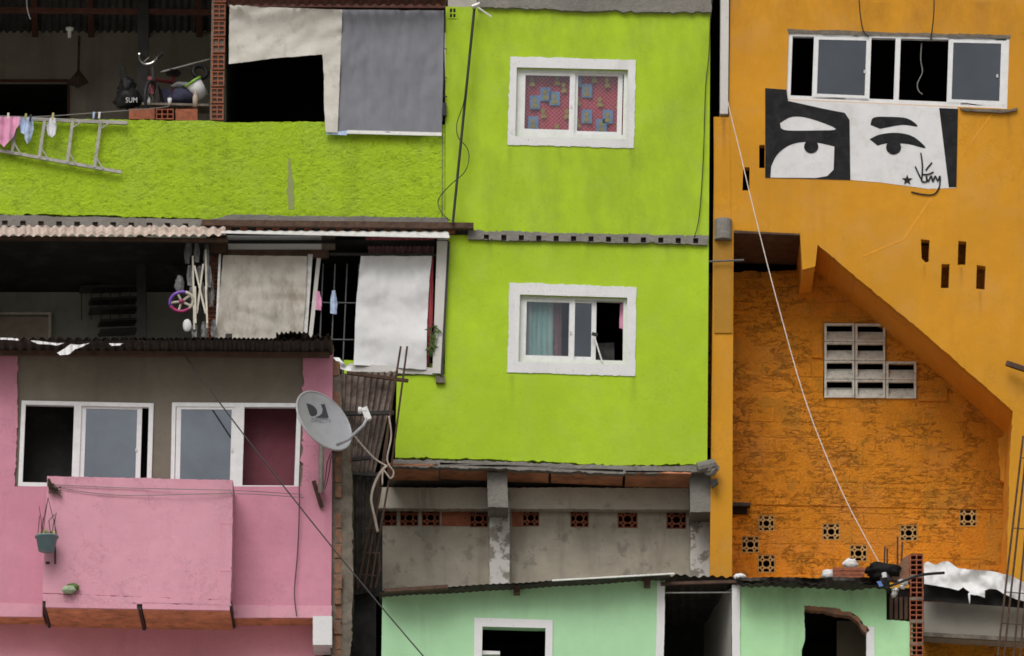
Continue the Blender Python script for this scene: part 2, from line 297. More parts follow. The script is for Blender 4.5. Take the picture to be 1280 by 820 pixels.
M['greenlid'] = simple('green_plastic', (.25, .5, .06), .5)
M['whiteplastic'] = simple('white_plastic', (.66, .66, .66), .5, var=.06)
M['redpaint'] = simple('red_enamel', (.19, .015, .022), .4)
M['navy'] = simple('dark_navy_fabric', (.03, .03, .06), .8)
M['chrome'] = simple('worn_chrome', (.6, .6, .58), .3, .8)
M['purple'] = simple('purple_plastic', (.22, .1, .48), .5)
M['magenta'] = simple('magenta_plastic', (.42, .05, .17), .5)
M['cream'] = simple('cream_plastic', (.62, .58, .48), .55)
M['rag'] = simple('grey_rag', (.20, .20, .20), .9, var=.35, bump=.6)
M['wood'] = simple('dark_timber', (.08, .045, .03), .85, var=.35, st=(1, 1, .2))
M['wood_red'] = simple('red_brown_timber', (.10, .035, .025), .8, var=.35, dirt=(.05, .03, .02), damt=.6)
M['brown_board'] = simple('brown_board', (.42, .35, .28), .85, var=.15)
M['stairsteel'] = simple('black_stair_steel', (.06, .06, .058), .6, .2)
M['blacksheet'] = simple('black_polythene', (.022, .021, .02), .9, var=.3, bump=.6, bscale=9, spec=.08)
M['film'] = simple('white_polythene', (.78, .78, .78), .85, var=.06, dirt=(.5, .48, .45), damt=.35, bump=.5, bscale=14, spec=.15)
M['vent_paint'] = simple('worn_orange_cast', (.46, .30, .12), .9, var=.2, dirt=(.2, .13, .07), damt=.5)
M['bare_inner'] = plaster('brown_inner_render', (.14, .115, .08), off=60)
M['ladder'] = simple('oxidised_aluminium', (.33, .315, .29), .55, .3, var=.18, dirt=(.16, .14, .12), damt=.6, sc=9)
M['grille'] = simple('grey_iron', (.13, .13, .135), .6, .2, var=.2)
M['hill'] = plaster('hillside_earth', (.44, .41, .36), var=.3, dirt=(.12, .12, .07), dirt_amt=.6, bump=.8, bscale=6, patch=((.12, .14, .07), .6, .4, .8))
def kids_fabric():
    g = G('patterned_red_fabric')
    w = g.n.new('ShaderNodeTexChecker'); mp = g.n.new('ShaderNodeMapping'); g.link(g.pos, mp.inputs['Vector']); mp.inputs['Scale'].default_value = (1, 0, 1); g.link(mp.outputs[0], w.inputs['Vector']); w.inputs['Scale'].default_value = 38
    w.inputs['Color1'].default_value = (.42, .03, .05, 1); w.inputs['Color2'].default_value = (.50, .14, .16, 1); return g.bsdf(w.outputs[0], .9)
M['kids'] = kids_fabric()
M['kids_blue'] = simple('blue_print', (.16, .27, .46), .9); M['kids_yellow'] = simple('mustard_print', (.34, .29, .07), .9)
def striped(name, a, b, c):
    g = G(name); n = g.noise(2.0, 2, st=(6, 1, .15)); k = g.mix(g.ramp(n, .42, .5), a, b); k = g.mix(g.ramp(n, .56, .6), k, c); return g.bsdf(k, .9)
M['teal_curtain'] = striped('teal_pink_curtain', (.22, .42, .40), (.42, .46, .44), (.38, .2, .24))

# ------------------------------------------------------------------ setting
def structure(o): o['kind'] = 'structure'
zb = 18.5
g = MB()
prof = [(-400, -2), (-110, 0), (-77, .3), (-40, 8), (-14, 15.2), (-6, 18.2), (6, 18.4), (7, 19), (9.5, 60), (60, 110)]
xs = [-400, -120, -60, -30, -15, -8, 0, 8, 15, 30, 60, 120, 400]
g.add([Vector((x, y, z)) for y, z in prof for x in xs], [(j * 13 + i, j * 13 + i + 1, (j + 1) * 13 + i + 1, (j + 1) * 13 + i) for j in range(len(prof) - 1) for i in range(12)])
structure(g.build('ground', M['hill']))

def sash_window(house, quad, Y, frame_w, holes, sashes, mat='alu', depth=.07, label=None, name='window'):
    """quad tl,tr,br,bl in px; holes / sashes as u ranges"""
    tl, tr, br, bl = quad
    q = lambda u, v: tuple((tl[i] * (1 - u) + tr[i] * u) * (1 - v) + (bl[i] * (1 - u) + br[i] * u) * v for i in (0, 1))
    W = tr[0] - tl[0]; H = bl[1] - tl[1]; fv = frame_w / H
    rq = lambda u0, v0, u1, v1: [q(u0, v0), q(u1, v0), q(u1, v1), q(u0, v1)]
    w = MB().prism([tl, tr, br, bl], Y, depth, [rq(u0, fv, u1, 1 - fv) for u0, u1 in holes]).build(name, M[mat], house)
    if label: w['label'] = label
    for sd in sashes:
        u0, u1, dy, sw, kind = sd[:5]; su = sw / W; sv = sw / H; v0 = fv * .5; v1 = 1 - fv * .5
        MB().prism(rq(u0, v0, u1, v1), Y + dy, .026, [rq(u0 + su, v0 + sv, u1 - su, v1 - sv)]).build('sash', M[mat], w)
        MB().prism(rq(u0 + su * .8, v0 + sv * .8, u1 - su * .8, v1 - sv * .8), Y + dy + .010, .005).build('pane', M[kind], w)
        if len(sd) > 5:
            hu = sd[5]; c = q(hu, .55); MB().rect(c[0] - 1.2, c[1] - 2, c[0] + 1.2, c[1] + 2, Y + dy - .012, .012).build('handle', M['alu_grey'], w)
    return w, q, rq
def vent(house, x0, y0, x1, y1, Y, mat, th=.06):
    w = x1 - x0; h = y1 - y0; m = lambda pts: [(x0 + a * w, y0 + b * h) for a, b in pts]
    H = [m(ell(.5, .5, .2, .2, 12))]
    for k in range(4):
        r = lambda a, b, k=k: [(a, b), (1 - b, a), (1 - a, 1 - b), (b, 1 - a)][k]
        H.append(m([r(.31, .05), r(.69, .05), r(.62, .235), r(.38, .235)]))
        H.append(m([r(.05, .05), r(.25, .05), r(.20, .17), r(.13, .22), r(.05, .25)]))
        H.append(m([r(.26, .20), r(.34, .26), r(.27, .34), r(.19, .27)]))
    o = MB().rect(x0, y0, x1, y1, Y, th, H).build('vent_block', M[mat], house)
    return o
def hollow(mb, x0, y0, x1, y1, Y, th, nx, ny, t=1.0):
    w = x1 - x0; h = y1 - y0; cw = (w - t * (nx + 1)) / nx; ch = (h - t * (ny + 1)) / ny; Hs = []
    for i in range(nx):
        for j in range(ny):
            a = x0 + t + i * (cw + t); b = y0 + t + j * (ch + t); Hs.append(rrect(a, b, a + cw, b + ch))
    return mb.rect(x0, y0, x1, y1, Y, th, Hs)
def shell(house, x0, y0, x1, y1, Ya, Yb, mat, name='room'):
    """closed dark room behind a facade: sides, ceiling, floor, back as one five-sided box"""
    A = [P(x0, y0, Ya), P(x1, y0, Ya), P(x1, y1, Ya), P(x0, y1, Ya)]; B = [Vector((p.x, Yb, p.z)) for p in A]
    return MB().add(A + B, [(4, 5, 6, 7), (0, 1, 5, 4), (1, 2, 6, 5), (2, 3, 7, 6), (3, 0, 4, 7)]).build(name, M[mat], house)

# ================================================================== LIME TOWER
lime = thing('house', 'lime green plastered house with two white framed sliding windows above a bare grey ground storey', 'house', (680, 1000, 2))
w1 = [(646, 84), (785, 87), (783, 174), (644, 170)]; w2 = [(650, 368), (784, 372), (783, 456), (648, 452)]
outer = jag([(557, 8), (888, 16)], .8, 9, False) + [(884, 580)] + jag([(884, 580), (770, 582), (700, 578), (600, 574), (494, 572)], 1.6, 7, False)[1:] + [(496, 470), (556, 468)]
MB().prism(outer, 0, .16, [w1, w2]).build('wall', M['lime'], lime)
MB().rect(561, 9, 571, 23, -.012, .01, [rrect(562.3, 10.5, 565.3, 15.5), rrect(566.5, 10.5, 569.5, 15.5), rrect(562.3, 17, 565.3, 21.7), rrect(566.5, 17, 569.5, 21.7)]).build('vent_block', M['lime'], lime)
MB().rect(562, 10, 570, 22.5, -.001, .0008).build('hole_shade_plate', M['hollow_shade'], lime)  # dark plate on the wall, paints the shade inside the vent holes
# white masonry surrounds
for qd, hole in (([(638, 70.5), (795, 75), (792, 185), (634.5, 181)], w1), ([(636.5, 353), (795.5, 359), (794, 470), (634, 465.5)], w2)):
    MB().prism(jag(qd, .9, 7), -.014, .013, [hole]).build('window_surround', M['white_wall'], lime)
sash_window(lime, w1, .06, 5, [(.035, .495), (.525, .965)], [(.03, .53, .005, 7, 'glass_clear', .50), (.51, .955, .035, 6, 'glass_clear')])
sash_window(lime, w2, .06, 5, [(.03, .49), (.515, .965)], [(.02, .51, .005, 6, 'glass_clear', .48), (.46, .715, .035, 6, 'glass')])
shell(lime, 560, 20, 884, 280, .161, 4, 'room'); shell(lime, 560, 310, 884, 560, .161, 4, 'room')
c = MB().cloth(rrect(640, 80, 788, 180), .19, lambda x, y: .012 * math.sin(x * .35) + .01 * nz(x, y, 30), 5)
cu = c.build('curtain', M['kids'], None, True)
bb = MB(); yy = MB()
for i, (cx, cy) in enumerate([(668, 103), (694, 127), (721, 101), (749, 128), (668, 156), (772, 126), (722, 155), (750, 158), (745, 100), (695, 158), (668, 128), (722, 128), (694, 101), (681, 115), (707, 142), (735, 113), (762, 143), (760, 100), (681, 142), (735, 146), (707, 113)]):
    o = .012 * math.sin(cx * .35); cx += random.uniform(-3, 3); cy += random.uniform(-4, 4)
    if i % 3 == 1 or i in (2, 15): bb.rect(cx - 6.5, cy - 8.5, cx + 6.5, cy + 8.5, .155, .002)
    yy.prism(ell(cx - .6, cy - 2.5, 2.6, 3, 12), .149, .002); yy.prism([(cx - 2.4, cy + 1.2), (cx + 2, cy + 1.2), (cx + 4, cy + 6), (cx - 4, cy + 6.6)], .149, .002)
bb.build('blue_print', M['kids_blue'], cu); yy.build('mustard_print', M['kids_yellow'], cu)
cu['label'] = 'red curtain with blue and mustard printed patches behind the upper lime house window'; cu['category'] = 'curtain'
solo('curtain', MB().cloth(rrect(650, 366, 692, 458), .2, lambda x, y: .03 * math.sin(x * .9) + .01 * nz(x, y, 20), 3), M['teal_curtain'], 'teal and cream striped curtain behind the lower lime house window', 'curtain', smooth=True)
solo('curtain', MB().cloth(rrect(692, 366, 702, 458), .24, lambda x, y: .03 * math.sin(x * .8), 3), M['mauve'], 'narrow mauve curtain beside the teal curtain in the lower lime window', 'curtain', smooth=True)
solo('cloth', MB().cloth([(775, 380), (784, 378), (784, 414), (774, 410)], .16, lambda x, y: .02 * math.sin(x * .9), 3), M['pinkcloth'], 'pink cloth hanging inside the open lower right window of the lime house', 'cloth', smooth=True)
solo('cabinet', MB().prism(jag([(747, 429), (768, 428), (768, 462), (747, 462)], .3, 4), .7, .4), M['rag'], 'dim grey cabinet inside the open lower window of the lime house', 'cabinet')
st = thing('squeegee', 'small stick with a black head leaning in the open lower lime window', 'squeegee', (748, 453, .02))
MB().bpx((743, 421, .015), (753, 453, .02), .018, .015).build('handle', M['whiteplastic'], st); MB().bpx((740, 417, .012), (747, 419, .012), .04, .03).build('head', M['black'], st)
# floor slab band with clay block ends, their shaded hollows painted as dark plugs
sl = jag([(585, 287), (700, 291), (800, 293), (886, 294)], 1.6, 6, False) + jag([(884, 306), (800, 303.5), (700, 301.5), (585, 299)], 1.2, 6, False)
hs = []; ends = []
for k in range(13):
    x = 608 + k * 21.8; y = 293.6 + (x - 608) * .017; r = rrect(x - 3.2, y - .5, x + 3.2, y + 6.2)
    hs.append(r); ends.append(MB().rect(x - 3.1, y - .4, x + 3.1, y + 6.1, -.012, .01))
fs = MB().prism(sl, -.05, .049, hs).build('floor_slab', M['concrete'], lime)
for e_ in ends: e_.build('block_end', M['hollow_shade'], fs)  # dark plugs colour in the shade of the hollow blocks
rs = MB().prism(jag([(596, -14), (892, -12), (889, 15), (720, 13), (640, 9), (597, 9)], 1.5, 7), -.06, 4).build('roof_slab', M['concrete'], lime)
# ground storey, set back under the overhang
Yg = .8
hv = [rrect(473 + k * 27, 636, 496 + k * 27, 657.5) for k in range(3)] + [rrect(587, 637, 610, 659)]
hv2 = [rrect(653, 636, 674, 658), rrect(713, 636.5, 736, 659), rrect(772, 637, 797, 660), rrect(833, 638, 858, 661)]
MB().prism([(440, 610), (890, 612), (890, 1000), (440, 1000)], Yg, .15, hv + hv2).build('lower_wall', M['grey_plaster'], lime)
for (a, b, c_, d) in [(h[0][0], h[0][1], h[2][0], h[2][1]) for h in hv + hv2]: vent(lime, a + .3, b + .3, c_ - .3, d - .3, Yg + .012, 'clay', .07)
shell(lime, 442, 560, 888, 900, Yg + .151, 4, 'room')
MB().rect(552, 637, 587, 657.5, Yg - .008, .007).build('clay_tile', M['clay'], lime); MB().rect(640, 636, 652.5, 658, Yg - .008, .007).build('clay_tile', M['clay'], lime)
MB().prism(jag([(470, 609), (864, 610), (862, 637), (470, 635)], .6, 12), Yg - .16, .152).build('beam', M['beam'], lime)
# overhang: slab edge, clay soffit in panels
MB().prism(jag([(490, 574), (600, 576), (770, 582), (888, 582), (888, 590), (770, 592), (690, 589), (600, 585), (490, 583)], 1.1, 6), -.03, .12).build('floor_edge', M['concrete'], lime)
MB().rect(486, 580, 886, 584, .1, .9).build('overhang_slab', M['concrete'], lime)
for a, b, ya, yb in ((484, 548, 582, 583), (550, 686, 581, 586), (689, 779, 586, 590), (782, 864, 591, 592)):
    A, B = P(a, ya, -.03), P(b, yb, -.03); zoff = -.0; h = .03
    C = Vector((B.x, Yg - .17, B.z - .0)); D = Vector((A.x, Yg - .17, A.z - .0)); up = Vector((0, 0, h))
    MB().add([A, B, C, D, A + up, B + up, C + up, D + up], [(0, 1, 2, 3), (4, 5, 6, 7), (0, 1, 5, 4), (1, 2, 6, 5), (2, 3, 7, 6), (3, 0, 4, 7)]).build('soffit_panel', M['clay_soffit'], lime)
for (x0, x1, yt, yb, cx0, cx1) in ((609, 634, 590, 634, 612, 637), (862, 888, 592, 640, 863, 887)):
    MB().prism(jag([(x0, yt), (x1, yt), (x1 + 1, yb), (x0 + 1, yb)], .5, 8), .12, .65).build('bracket', M['concrete'], lime)
    MB().prism(jag([(cx0, yb - 20), (cx1, yb - 20), (cx1, 1000), (cx0, 1000)], .5, 14), Yg - .2, .19).build('column', M['white_flaky'], lime)
MB().tpx([(872, 585, -.08), (894, 580, -.08)], .07, 10).build('gutter_pipe', M['concrete'], lime)
blob(MB(), P(889, 586, -.05), .1, .08, .09, .3).build('mortar_lump', M['concrete'], lime)
MB().prism([(888, 600), (896, 598), (898, 604), (890, 610)], -.05, .05).build('spout', M['black'], lime)

# ================================================================== LIME TERRACE HOUSE (left)
ter = thing('house', 'open lime green terrace house with two stacked dark verandas and canvas screens', 'house', (270, 1000, 2))
wl = jag([(-40, 147), (265, 151), (281, 153), (410, 152), (556, 156)], .7, 8, False) + jag([(556, 276), (400, 276), (256, 274), (190, 271), (60, 268), (-40, 267)], 1.8, 6, False)
MB().prism(wl, .015, .17).build('parapet', M['lime_rough'], ter)
MB().prism(jag([(552.6, 168), (553.6, 168), (553.2, 276), (552, 276)], .3, 9), .008, .004).build('seam', M['concrete'], ter)
MB().prism(jag([(360, 198), (363, 198), (367, 226), (368, 262), (361, 263), (358, 240)], 1.6, 3), .0115, .003).build('bare_patch', plaster('bare_lime_patch', (.26, .30, .11), off=50), ter)
# upper veranda interior
Yb = 3.2
MB().prism([(-60, 30), (285, 30), (285, 240), (-60, 240)], Yb, .1, [[(-50, 102), (84, 102), (84, 200), (-50, 200)]]).build('back_wall', M['room_grey'], ter)
dr = MB().ribbon([(84, 200), (84, 102), (-50, 102)], Yb - .02, Yb - .0005, False)
MB().prism([(-50, 99), (87, 99), (87, 200), (84, 200), (84, 102), (-50, 102)], Yb - .03, .029).build('door_frame', M['wood_red'], ter)
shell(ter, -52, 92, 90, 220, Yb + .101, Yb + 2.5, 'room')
MB().add([P(-60, 44, Yb), P(-60, 170, Yb), Vector((P(-60, 44, Yb).x, -.1, P(-60, 170, Yb).z - .5)), Vector((P(-60, 44, Yb).x, -.1, P(-60, 44, Yb).z))], [(0, 1, 2, 3)]).build('end_wall', M['room_grey'], ter)
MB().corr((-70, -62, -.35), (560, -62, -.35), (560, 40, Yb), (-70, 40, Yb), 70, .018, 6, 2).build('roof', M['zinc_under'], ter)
rf = MB()
for x in (40, 110, 180, 245): rf.bar(P(x, -56, -.2), P(x + 4, 44, Yb - .05), .06, .08)
rf.build('rafters', M['wood_red'], ter)
MB().bar(P(-60, 12, 1.3), P(290, 16, 1.3), .06, .07).build('purlin', M['wood_red'], ter)
MB().bpx((179, -30, 1.3), (179, 200, 1.3), .14, .14).build('post', M['steel'], ter)
MB().add([P(282, -50, .1), P(282, 210, .1), Vector((P(282, 210, .1).x, Yb, P(282, 210, .1).z)), Vector((P(282, -50, .1).x, Yb, P(282, -50, .1).z))], [(0, 1, 2, 3)]).build('partition', M['room_grey2'], ter)
shell(ter, 284, -20, 553, 240, .22, 4, 'room')
# hollow brick pier
pier = MB()
for k in range(8):
    y0 = -16 + k * 21.0; dx = random.uniform(-.5, .5)
    xx = 266.5 - (y0 - 0) * .022
    hollow(pier, xx + dx, y0, xx + 15.5 + dx, y0 + 18.6, .02, .16, 2, 3 if k != 3 else 2, 1.3)
pr = pier.build('brick_pier', M['clay'], ter)
mo = MB().prism([(265, -20), (283, -20), (280, 152), (262, 152)], .05, .2).build('pier_core', M['mortar'], pr)
MB().prism([(283, -10), (560, -10), (556, 10), (285, 8)], .0, .1).build('lintel_beam', M['wood_red'], ter)
MB().corr((283, -12, -.35), (560, -12, -.35), (556, 6, -.1), (284, 6, -.1), 24, .02, 6, 2).build('eave_sheet', M['wood_red'], ter)
# slab between the storeys
hs = []; ends = []
for k in range(12):
    x = 6 + k * 22.6; hs.append(rrect(x - 3.5, 275.5 + k * .35, x + 3.5, 281 + k * .35)); ends.append(MB().rect(x - 3.4, 275.6 + k * .35, x + 3.4, 280.9 + k * .35, -.06, .02))
fs = MB().prism(jag([(-40, 267), (100, 271), (256, 274), (262, 286), (100, 284), (-40, 283)], 1.0, 6), -.08, .09, hs).build('floor_slab', M['concrete'], ter)
for e_ in ends: e_.build('block_end', M['hollow_shade'], fs)  # dark plugs again stand in for shaded block hollows
MB().prism(jag([(290, 268), (400, 270), (560, 272), (560, 279), (250, 278)], 1.0, 6), -.03, .04).build('slab_edge', M['concrete'], ter)
MB().bpx((252, 279, -.12), (592, 283, -.12), .075, .08).build('edge_beam', M['rust'], ter)
for k in range(15): MB().rect(280 + k * 20, 284 + k * .2, 289 + k * 20, 289 + k * .2, -.05, .03).build('block_end', M['clay'], ter)
MB().rect(250, 284, 590, 293, -.03, .02).build('painted_shadow_strip', M['hollow_shade'], ter)  # solid dark strip painting the shadow under the slab edge
# pale corrugated awning
for a, b, w in ((-40, 32, 6), (28, 104, 7), (94, 190, 8), (184, 282, 8)):
    MB().corr((a, 282.5, -.1), (b, 283, -.1), (b, 294, -.42), (a, 294.5, -.42), w, .017, 8, 2, .006).build('awning_sheet', M['roof_pale'], ter)
MB().bpx((-40, 297, -.3), (285, 301, -.3), .05, .06).build('awning_batten', M['wood'], ter)
MB().corr((276, 288, -.05), (560, 289, -.05), (562, 296, -.4), (278, 289.6, -.4), 22, .006, 6, 2).build('white_awning', M['white_tin'], ter)
MB().bpx((276, 290.5, -.41), (562, 296.5, -.41), .025, .02).build('awning_edge', M['white_tin'], ter)
# lower veranda interior
Yb = 2.2
MB().prism([(-60, 290), (290, 290), (290, 540), (-60, 540)], Yb, .1, [rrect(5, 328, 26, 334), rrect(40, 328, 62, 334), rrect(145, 328, 168, 334), rrect(184, 329, 204, 334)]).build('back_wall', M['room_grey2'], ter)
shell(ter, -50, 310, 220, 345, Yb + .101, Yb + .6, 'room')
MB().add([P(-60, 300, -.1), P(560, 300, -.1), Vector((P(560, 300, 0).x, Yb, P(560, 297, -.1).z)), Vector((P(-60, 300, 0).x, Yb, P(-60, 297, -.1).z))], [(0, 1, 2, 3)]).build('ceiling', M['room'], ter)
MB().add([P(-60, 300, -.1), P(-60, 560, -.1), Vector((P(-60, 560, -.1).x, Yb, P(-60, 560, -.1).z)), Vector((P(-60, 300, -.1).x, Yb, P(-60, 300, -.1).z))], [(0, 1, 2, 3)]).build('end_wall', M['room_grey2'], ter)
MB().bpx((177, 296, 1.0), (177, 470, 1.0), .12, .12).build('post', M['steel'], ter); MB().bpx((184, 312, 1.0), (230, 347, 1.0), .05, .06).build('brace', M['steel'], ter)
MB().bpx((98, 318, 1.05), (172, 310, 1.0), .05, .06).build('tie', M['steel'], ter)
p2 = MB()
for k in range(7):
    y0 = 300 + k * 19.5; hollow(p2, 260, y0, 274, y0 + 17.6, .12, .16, 2, 3, 1.3)
p2o = p2.build('brick_pier', M['clay'], ter); MB().rect(258, 294, 276, 440, .15, .2).build('pier_core', M['mortar'], p2o)
MB().rect(259, 294, 283, 316, -.02, .12).build('pier_cap', M['wood'], ter)
shell(ter, 279, 300, 556, 520, .3, 4, 'room')
# enclosed balcony frame, right half
MB().rect(285, 294.5, 402, 313, .06, .02).build('fascia_panel', M['white_wall'], ter)
MB().rect(284, 312, 411, 322, .03, .08).build('fascia_beam', M['wood'], ter)
MB().rect(402, 294.5, 419, 312, .05, .03).build('fascia_block', M['mortar'], ter)
MB().bpx((275, 318, .0), (270, 430, .0), .028, .03).build('frame_post', M['alu_grey'], ter)
MB().bpx((388, 318, .04), (380, 432, .04), .06, .03).build('frame_post', M['alu_grey'], ter)
MB().bpx((399, 318, .06), (387, 432, .06), .05, .03).build('frame_post', M['white_post'], ter)
MB().bpx((412, 318, .03), (556, 319, .03), .035, .03).build('frame_rail', M['steel'], ter)
MB().bpx((553, 300, -.02), (547, 468, -.02), .13, .10).build('frame_post', M['white_post'], ter)
MB().bpx((561, 302, -.06), (552, 470, -.06), .03, .03).build('frame_pole', M['steel'], ter)
MB().prism(jag([(436, 454), (545, 460), (546, 468), (436, 464)], .5, 9), -.03, .12).build('sill', M['white_post'], ter)
MB().prism([(430, 450), (556, 455), (556, 475), (430, 470)], .1, .1).build('parapet', M['lime'], ter)
MB().rect(545, 470, 556, 478, -.06, .08).build('post_foot', M['mortar'], ter)
MB().bpx((541, 318, .05), (536, 458, .05), .03, .03).build('frame_post', M['steel'], ter)
gr = MB()
for k in range(9): gr.tpx([(404 + k * 15, 330, .12), (398 + k * 15, 470, .12)], .009, 6)
for y in (378, 424): gr.tpx([(384, y, .11), (540, y + 2, .11)], .009, 6)
gr.build('window_grille', M['grille'], ter)
# panel board and stairs inside the lower veranda
bd = thing('board', 'brown panel in a pale frame leaning at the back of the lower veranda', 'board', (30, 440, 2.1))
MB().rect(-40, 396, 62, 470, 2.1, .03).build('panel', M['brown_board'], bd); MB().prism([(-40, 390), (64, 390), (64, 470), (61, 470), (61, 393), (-40, 393)], 2.07, .028).build('frame', M['cream'], bd)
MB().rect(136, 306, 152, 318, Yb - .03, .028).build('vent_panel', M['grey_plaster'], ter); MB().rect(154, 306, 171, 318, Yb - .03, .028).build('vent_panel', M['grey_plaster'], ter)
MB().bpx((-40, 316, .9), (262, 318, .9), .05, .07).build('ceiling_beam', M['wood'], ter); MB().bpx((60, 302, .2), (66, 330, 2.1), .05, .07).build('ceiling_beam', M['wood'], ter)
MB().bpx((62, 391, 2.1), (62, 470, 2.1), .03, .03).build('pipe', M['cream'], ter)
sc = thing('staircase', 'black steel open staircase at the back of the lower veranda', 'staircase', (140, 440, 2.0))
for k in range(6):
    x = 98 + k * 9; y = 350 + (k % 3) * 25; MB().bpx((100 + (k % 3) * 12, 350 + (k % 3) * 27 if k < 3 else 362 + (k % 3) * 27, 1.9), (170, 348 + (k % 3) * 27 if k < 3 else 360 + (k % 3) * 27, 2.0), .03, .25).build('tread', M['stairsteel'], sc)
sb = MB()
for k in range(6): sb.tpx([(102 + k * 12, 320, 1.9), (102 + k * 12, 400, 1.9)], .008, 6)
sb.build('railing', M['stairsteel'], sc)

# ------------------------------------------------------------------ screens and cloths on the terraces
def rid(x, y, s, k): return (1 - abs(nz(x, y, s, k)) * 2) ** 3
def fold_t(x, y): return .09 * nz(x, y, 60, 1) + .05 * rid(x * .55 + y * .8, y * .25 - x * .1, 26, 1) * min(1, max(0, (110 - y) / 60)) + .02 * nz(x, y, 14, 2)
solo('tarpaulin', MB().cloth([(287, 6), (340, 9), (428, 12), (425, 90), (422, 166), (407, 165), (405, 130), (405, 95), (403, 68), (350, 72), (286, 80)], -.06, fold_t, 6), M['tarp_cream'], 'cream canvas tarpaulin hanging over the top half of the upper veranda opening', 'tarpaulin', smooth=True)
solo('tarpaulin', MB().cloth([(427, 12), (555, 13), (554, 90), (552, 166), (422, 165), (425, 90)], -.045, lambda x, y: .06 * nz(x, y, 70, 5) + .03 * rid(x, y * .18, 17, 3) * (1 - .5 * (y - 12) / 155) + .012 * nz(x, y, 14, 3), 4), M['tarp_grey'], 'grey canvas tarpaulin stretched down the upper veranda beside the lime wall', 'tarpaulin', smooth=True)
solo('batten', MB().bpx((434, 165, -.07), (552, 168, -.07), .045, .02), M['white_tin'], 'thin white batten weighting the lower edge of the grey tarpaulin', 'batten')
solo('strip', MB().cloth([(407, 166), (436, 163), (433, 169), (408, 168)], -.075, lambda x, y: .01 * nz(x, y, 8), 3), M['bluecloth'], 'blue plastic strip at the lower left corner of the grey tarpaulin', 'strip')
solo('blind', MB().cloth([(279, 319), (384, 320), (382, 370), (378, 424), (270, 428), (274, 370)], -.03, lambda x, y: .06 * nz(x, y, 55, 7) + .02 * rid(x * .3, y, 30, 5) + .012 * nz(x, y, 12, 3), 4), M['blind'], 'stained beige roller blind pulled down left in the lower veranda', 'blind', smooth=True)
solo('bedsheet', MB().cloth([(451, 320), (540, 320), (537, 345), (534, 400), (533, 462), (490, 459), (442, 456), (445, 380)], -.05, lambda x, y: .08 * nz(x, y, 45, 9) + .05 * rid((x - 490) / (.45 + (y - 300) / 160), y * .12, 13, 4) * max(.15, 1 - (y - 320) / 90) + .014 * nz(x, y, 13, 4), 4), M['sheet'], 'white sheet hung as a screen at the right of the lower veranda', 'sheet', smooth=True)
solo('curtain', MB().cloth([(458, 299), (543, 299), (543, 318), (461, 318)], .17, lambda x, y: .03 * math.sin(x * 1.1), 2.2), M['mauve'], 'faded mauve gathered curtain top above the white hanging sheet', 'curtain', smooth=True)
solo('pelmet', MB().rect(457, 297, 542, 303, .12, .01), M['red_cloth'], 'red cloth pelmet strip along the top of the mauve curtain', 'pelmet')
solo('curtain', MB().cloth([(536, 322), (542, 322), (541, 400), (535, 458), (531, 456), (533, 400)], .0, lambda x, y: .02 * math.sin(x), 3), M['red_cloth'], 'narrow red curtain edge showing right of the white hanging sheet', 'curtain', smooth=True)
for (x, y, w, h, m, l) in ((396, 364, 9, 24, 'pinkcloth', 'small mauve cloth pegged on the dark veranda grille'), (416, 363, 8, 30, 'bluecloth', 'small pale blue cloth pegged on the dark veranda grille')):
    solo('cloth', MB().cloth([(x - 1, y), (x + w * .4, y), (x + w * .7, y + h * .5), (x + w * .6, y + h), (x - w * .4, y + h * .95), (x - w * .4, y + h * .4)], .05, lambda a, b: .02 * math.sin(a * .9), 2.5), M[m], l, 'cloth', smooth=True)
solo('plastic_sheet', MB().cloth([(414, 446), (424, 447), (432, 456), (440, 458), (438, 465), (426, 461), (414, 458)], -1.0, lambda x, y: .05 * nz(x, y, 6, 2), 2.5), M['film'], 'crumpled white plastic sheet at the corner of the pink house roof', 'plastic sheet', smooth=True)
pl = thing('plant', 'small wild green plant growing in the gap beside the white hanging sheet', 'plant', (541, 450, -.05))
lv = MB(); sg = MB()
for k in range(5):
    x0 = 538 + k; tip = (536 + k * 3 + random.uniform(-2, 2), 405 + random.uniform(0, 20), -.08); sg.tpx([(x0, 446, -.05), ((x0 + tip[0]) / 2 + 1, 425, -.1), tip], .004, 5)
    for j in range(6):
        y = 442 - j * 6 - k; c = P(x0 + (tip[0] - x0) * j / 6 + random.uniform(-4, 4), y, -.1); a = Vector((random.uniform(-1, 1), random.uniform(-1, 0), random.uniform(-.4, .8))).normalized() * .05; b = a.cross(Vector((0, 1, .3))).normalized() * .016
        lv.add([c - a, c + b, c + a, c - b], [(0, 1, 2, 3)])
sg.build('stem', M['leaf'], pl); lv.build('foliage', M['leaf'], pl)

# ------------------------------------------------------------------ ladder
ld = thing('ladder', 'aluminium ladder hung sideways on the lime green parapet', 'ladder', (70, 205, -.1))
rt = lambda x: 147.5 + x * .040; rb = lambda x: 188.5 + x * .178
MB().bpx((-30, rt(-30), -.06), (160, rt(160), -.06), .045, .035).build('rail', M['ladder'], ld)
MB().bpx((-30, rb(-30), -.06), (152, rb(152), -.06), .04, .035).build('rail', M['ladder'], ld)
for xa, xb in ((21, 15), (56, 49), (91, 84), (126, 118)):
    b = MB().bpx((xa, rt(xa), -.075), (xb, rb(xb), -.075), .038, .02); b.bpx((xa + 10, rt(xa + 10) + 1, -.085), (xa + .5, rt(xa) + 8, -.085), .016, .008); b.bpx((xb + 11, rb(xb + 11), -.085), (xb + 3, rb(xb) - 12, -.085), .016, .008)
    b.build('rung', M['ladder'], ld)
cl = spl([(-30, 143, -.12), (40, 146, -.12), (120, 141, -.12), (160, 138, -.1), (205, 134, 0), (212, 131, .1)])
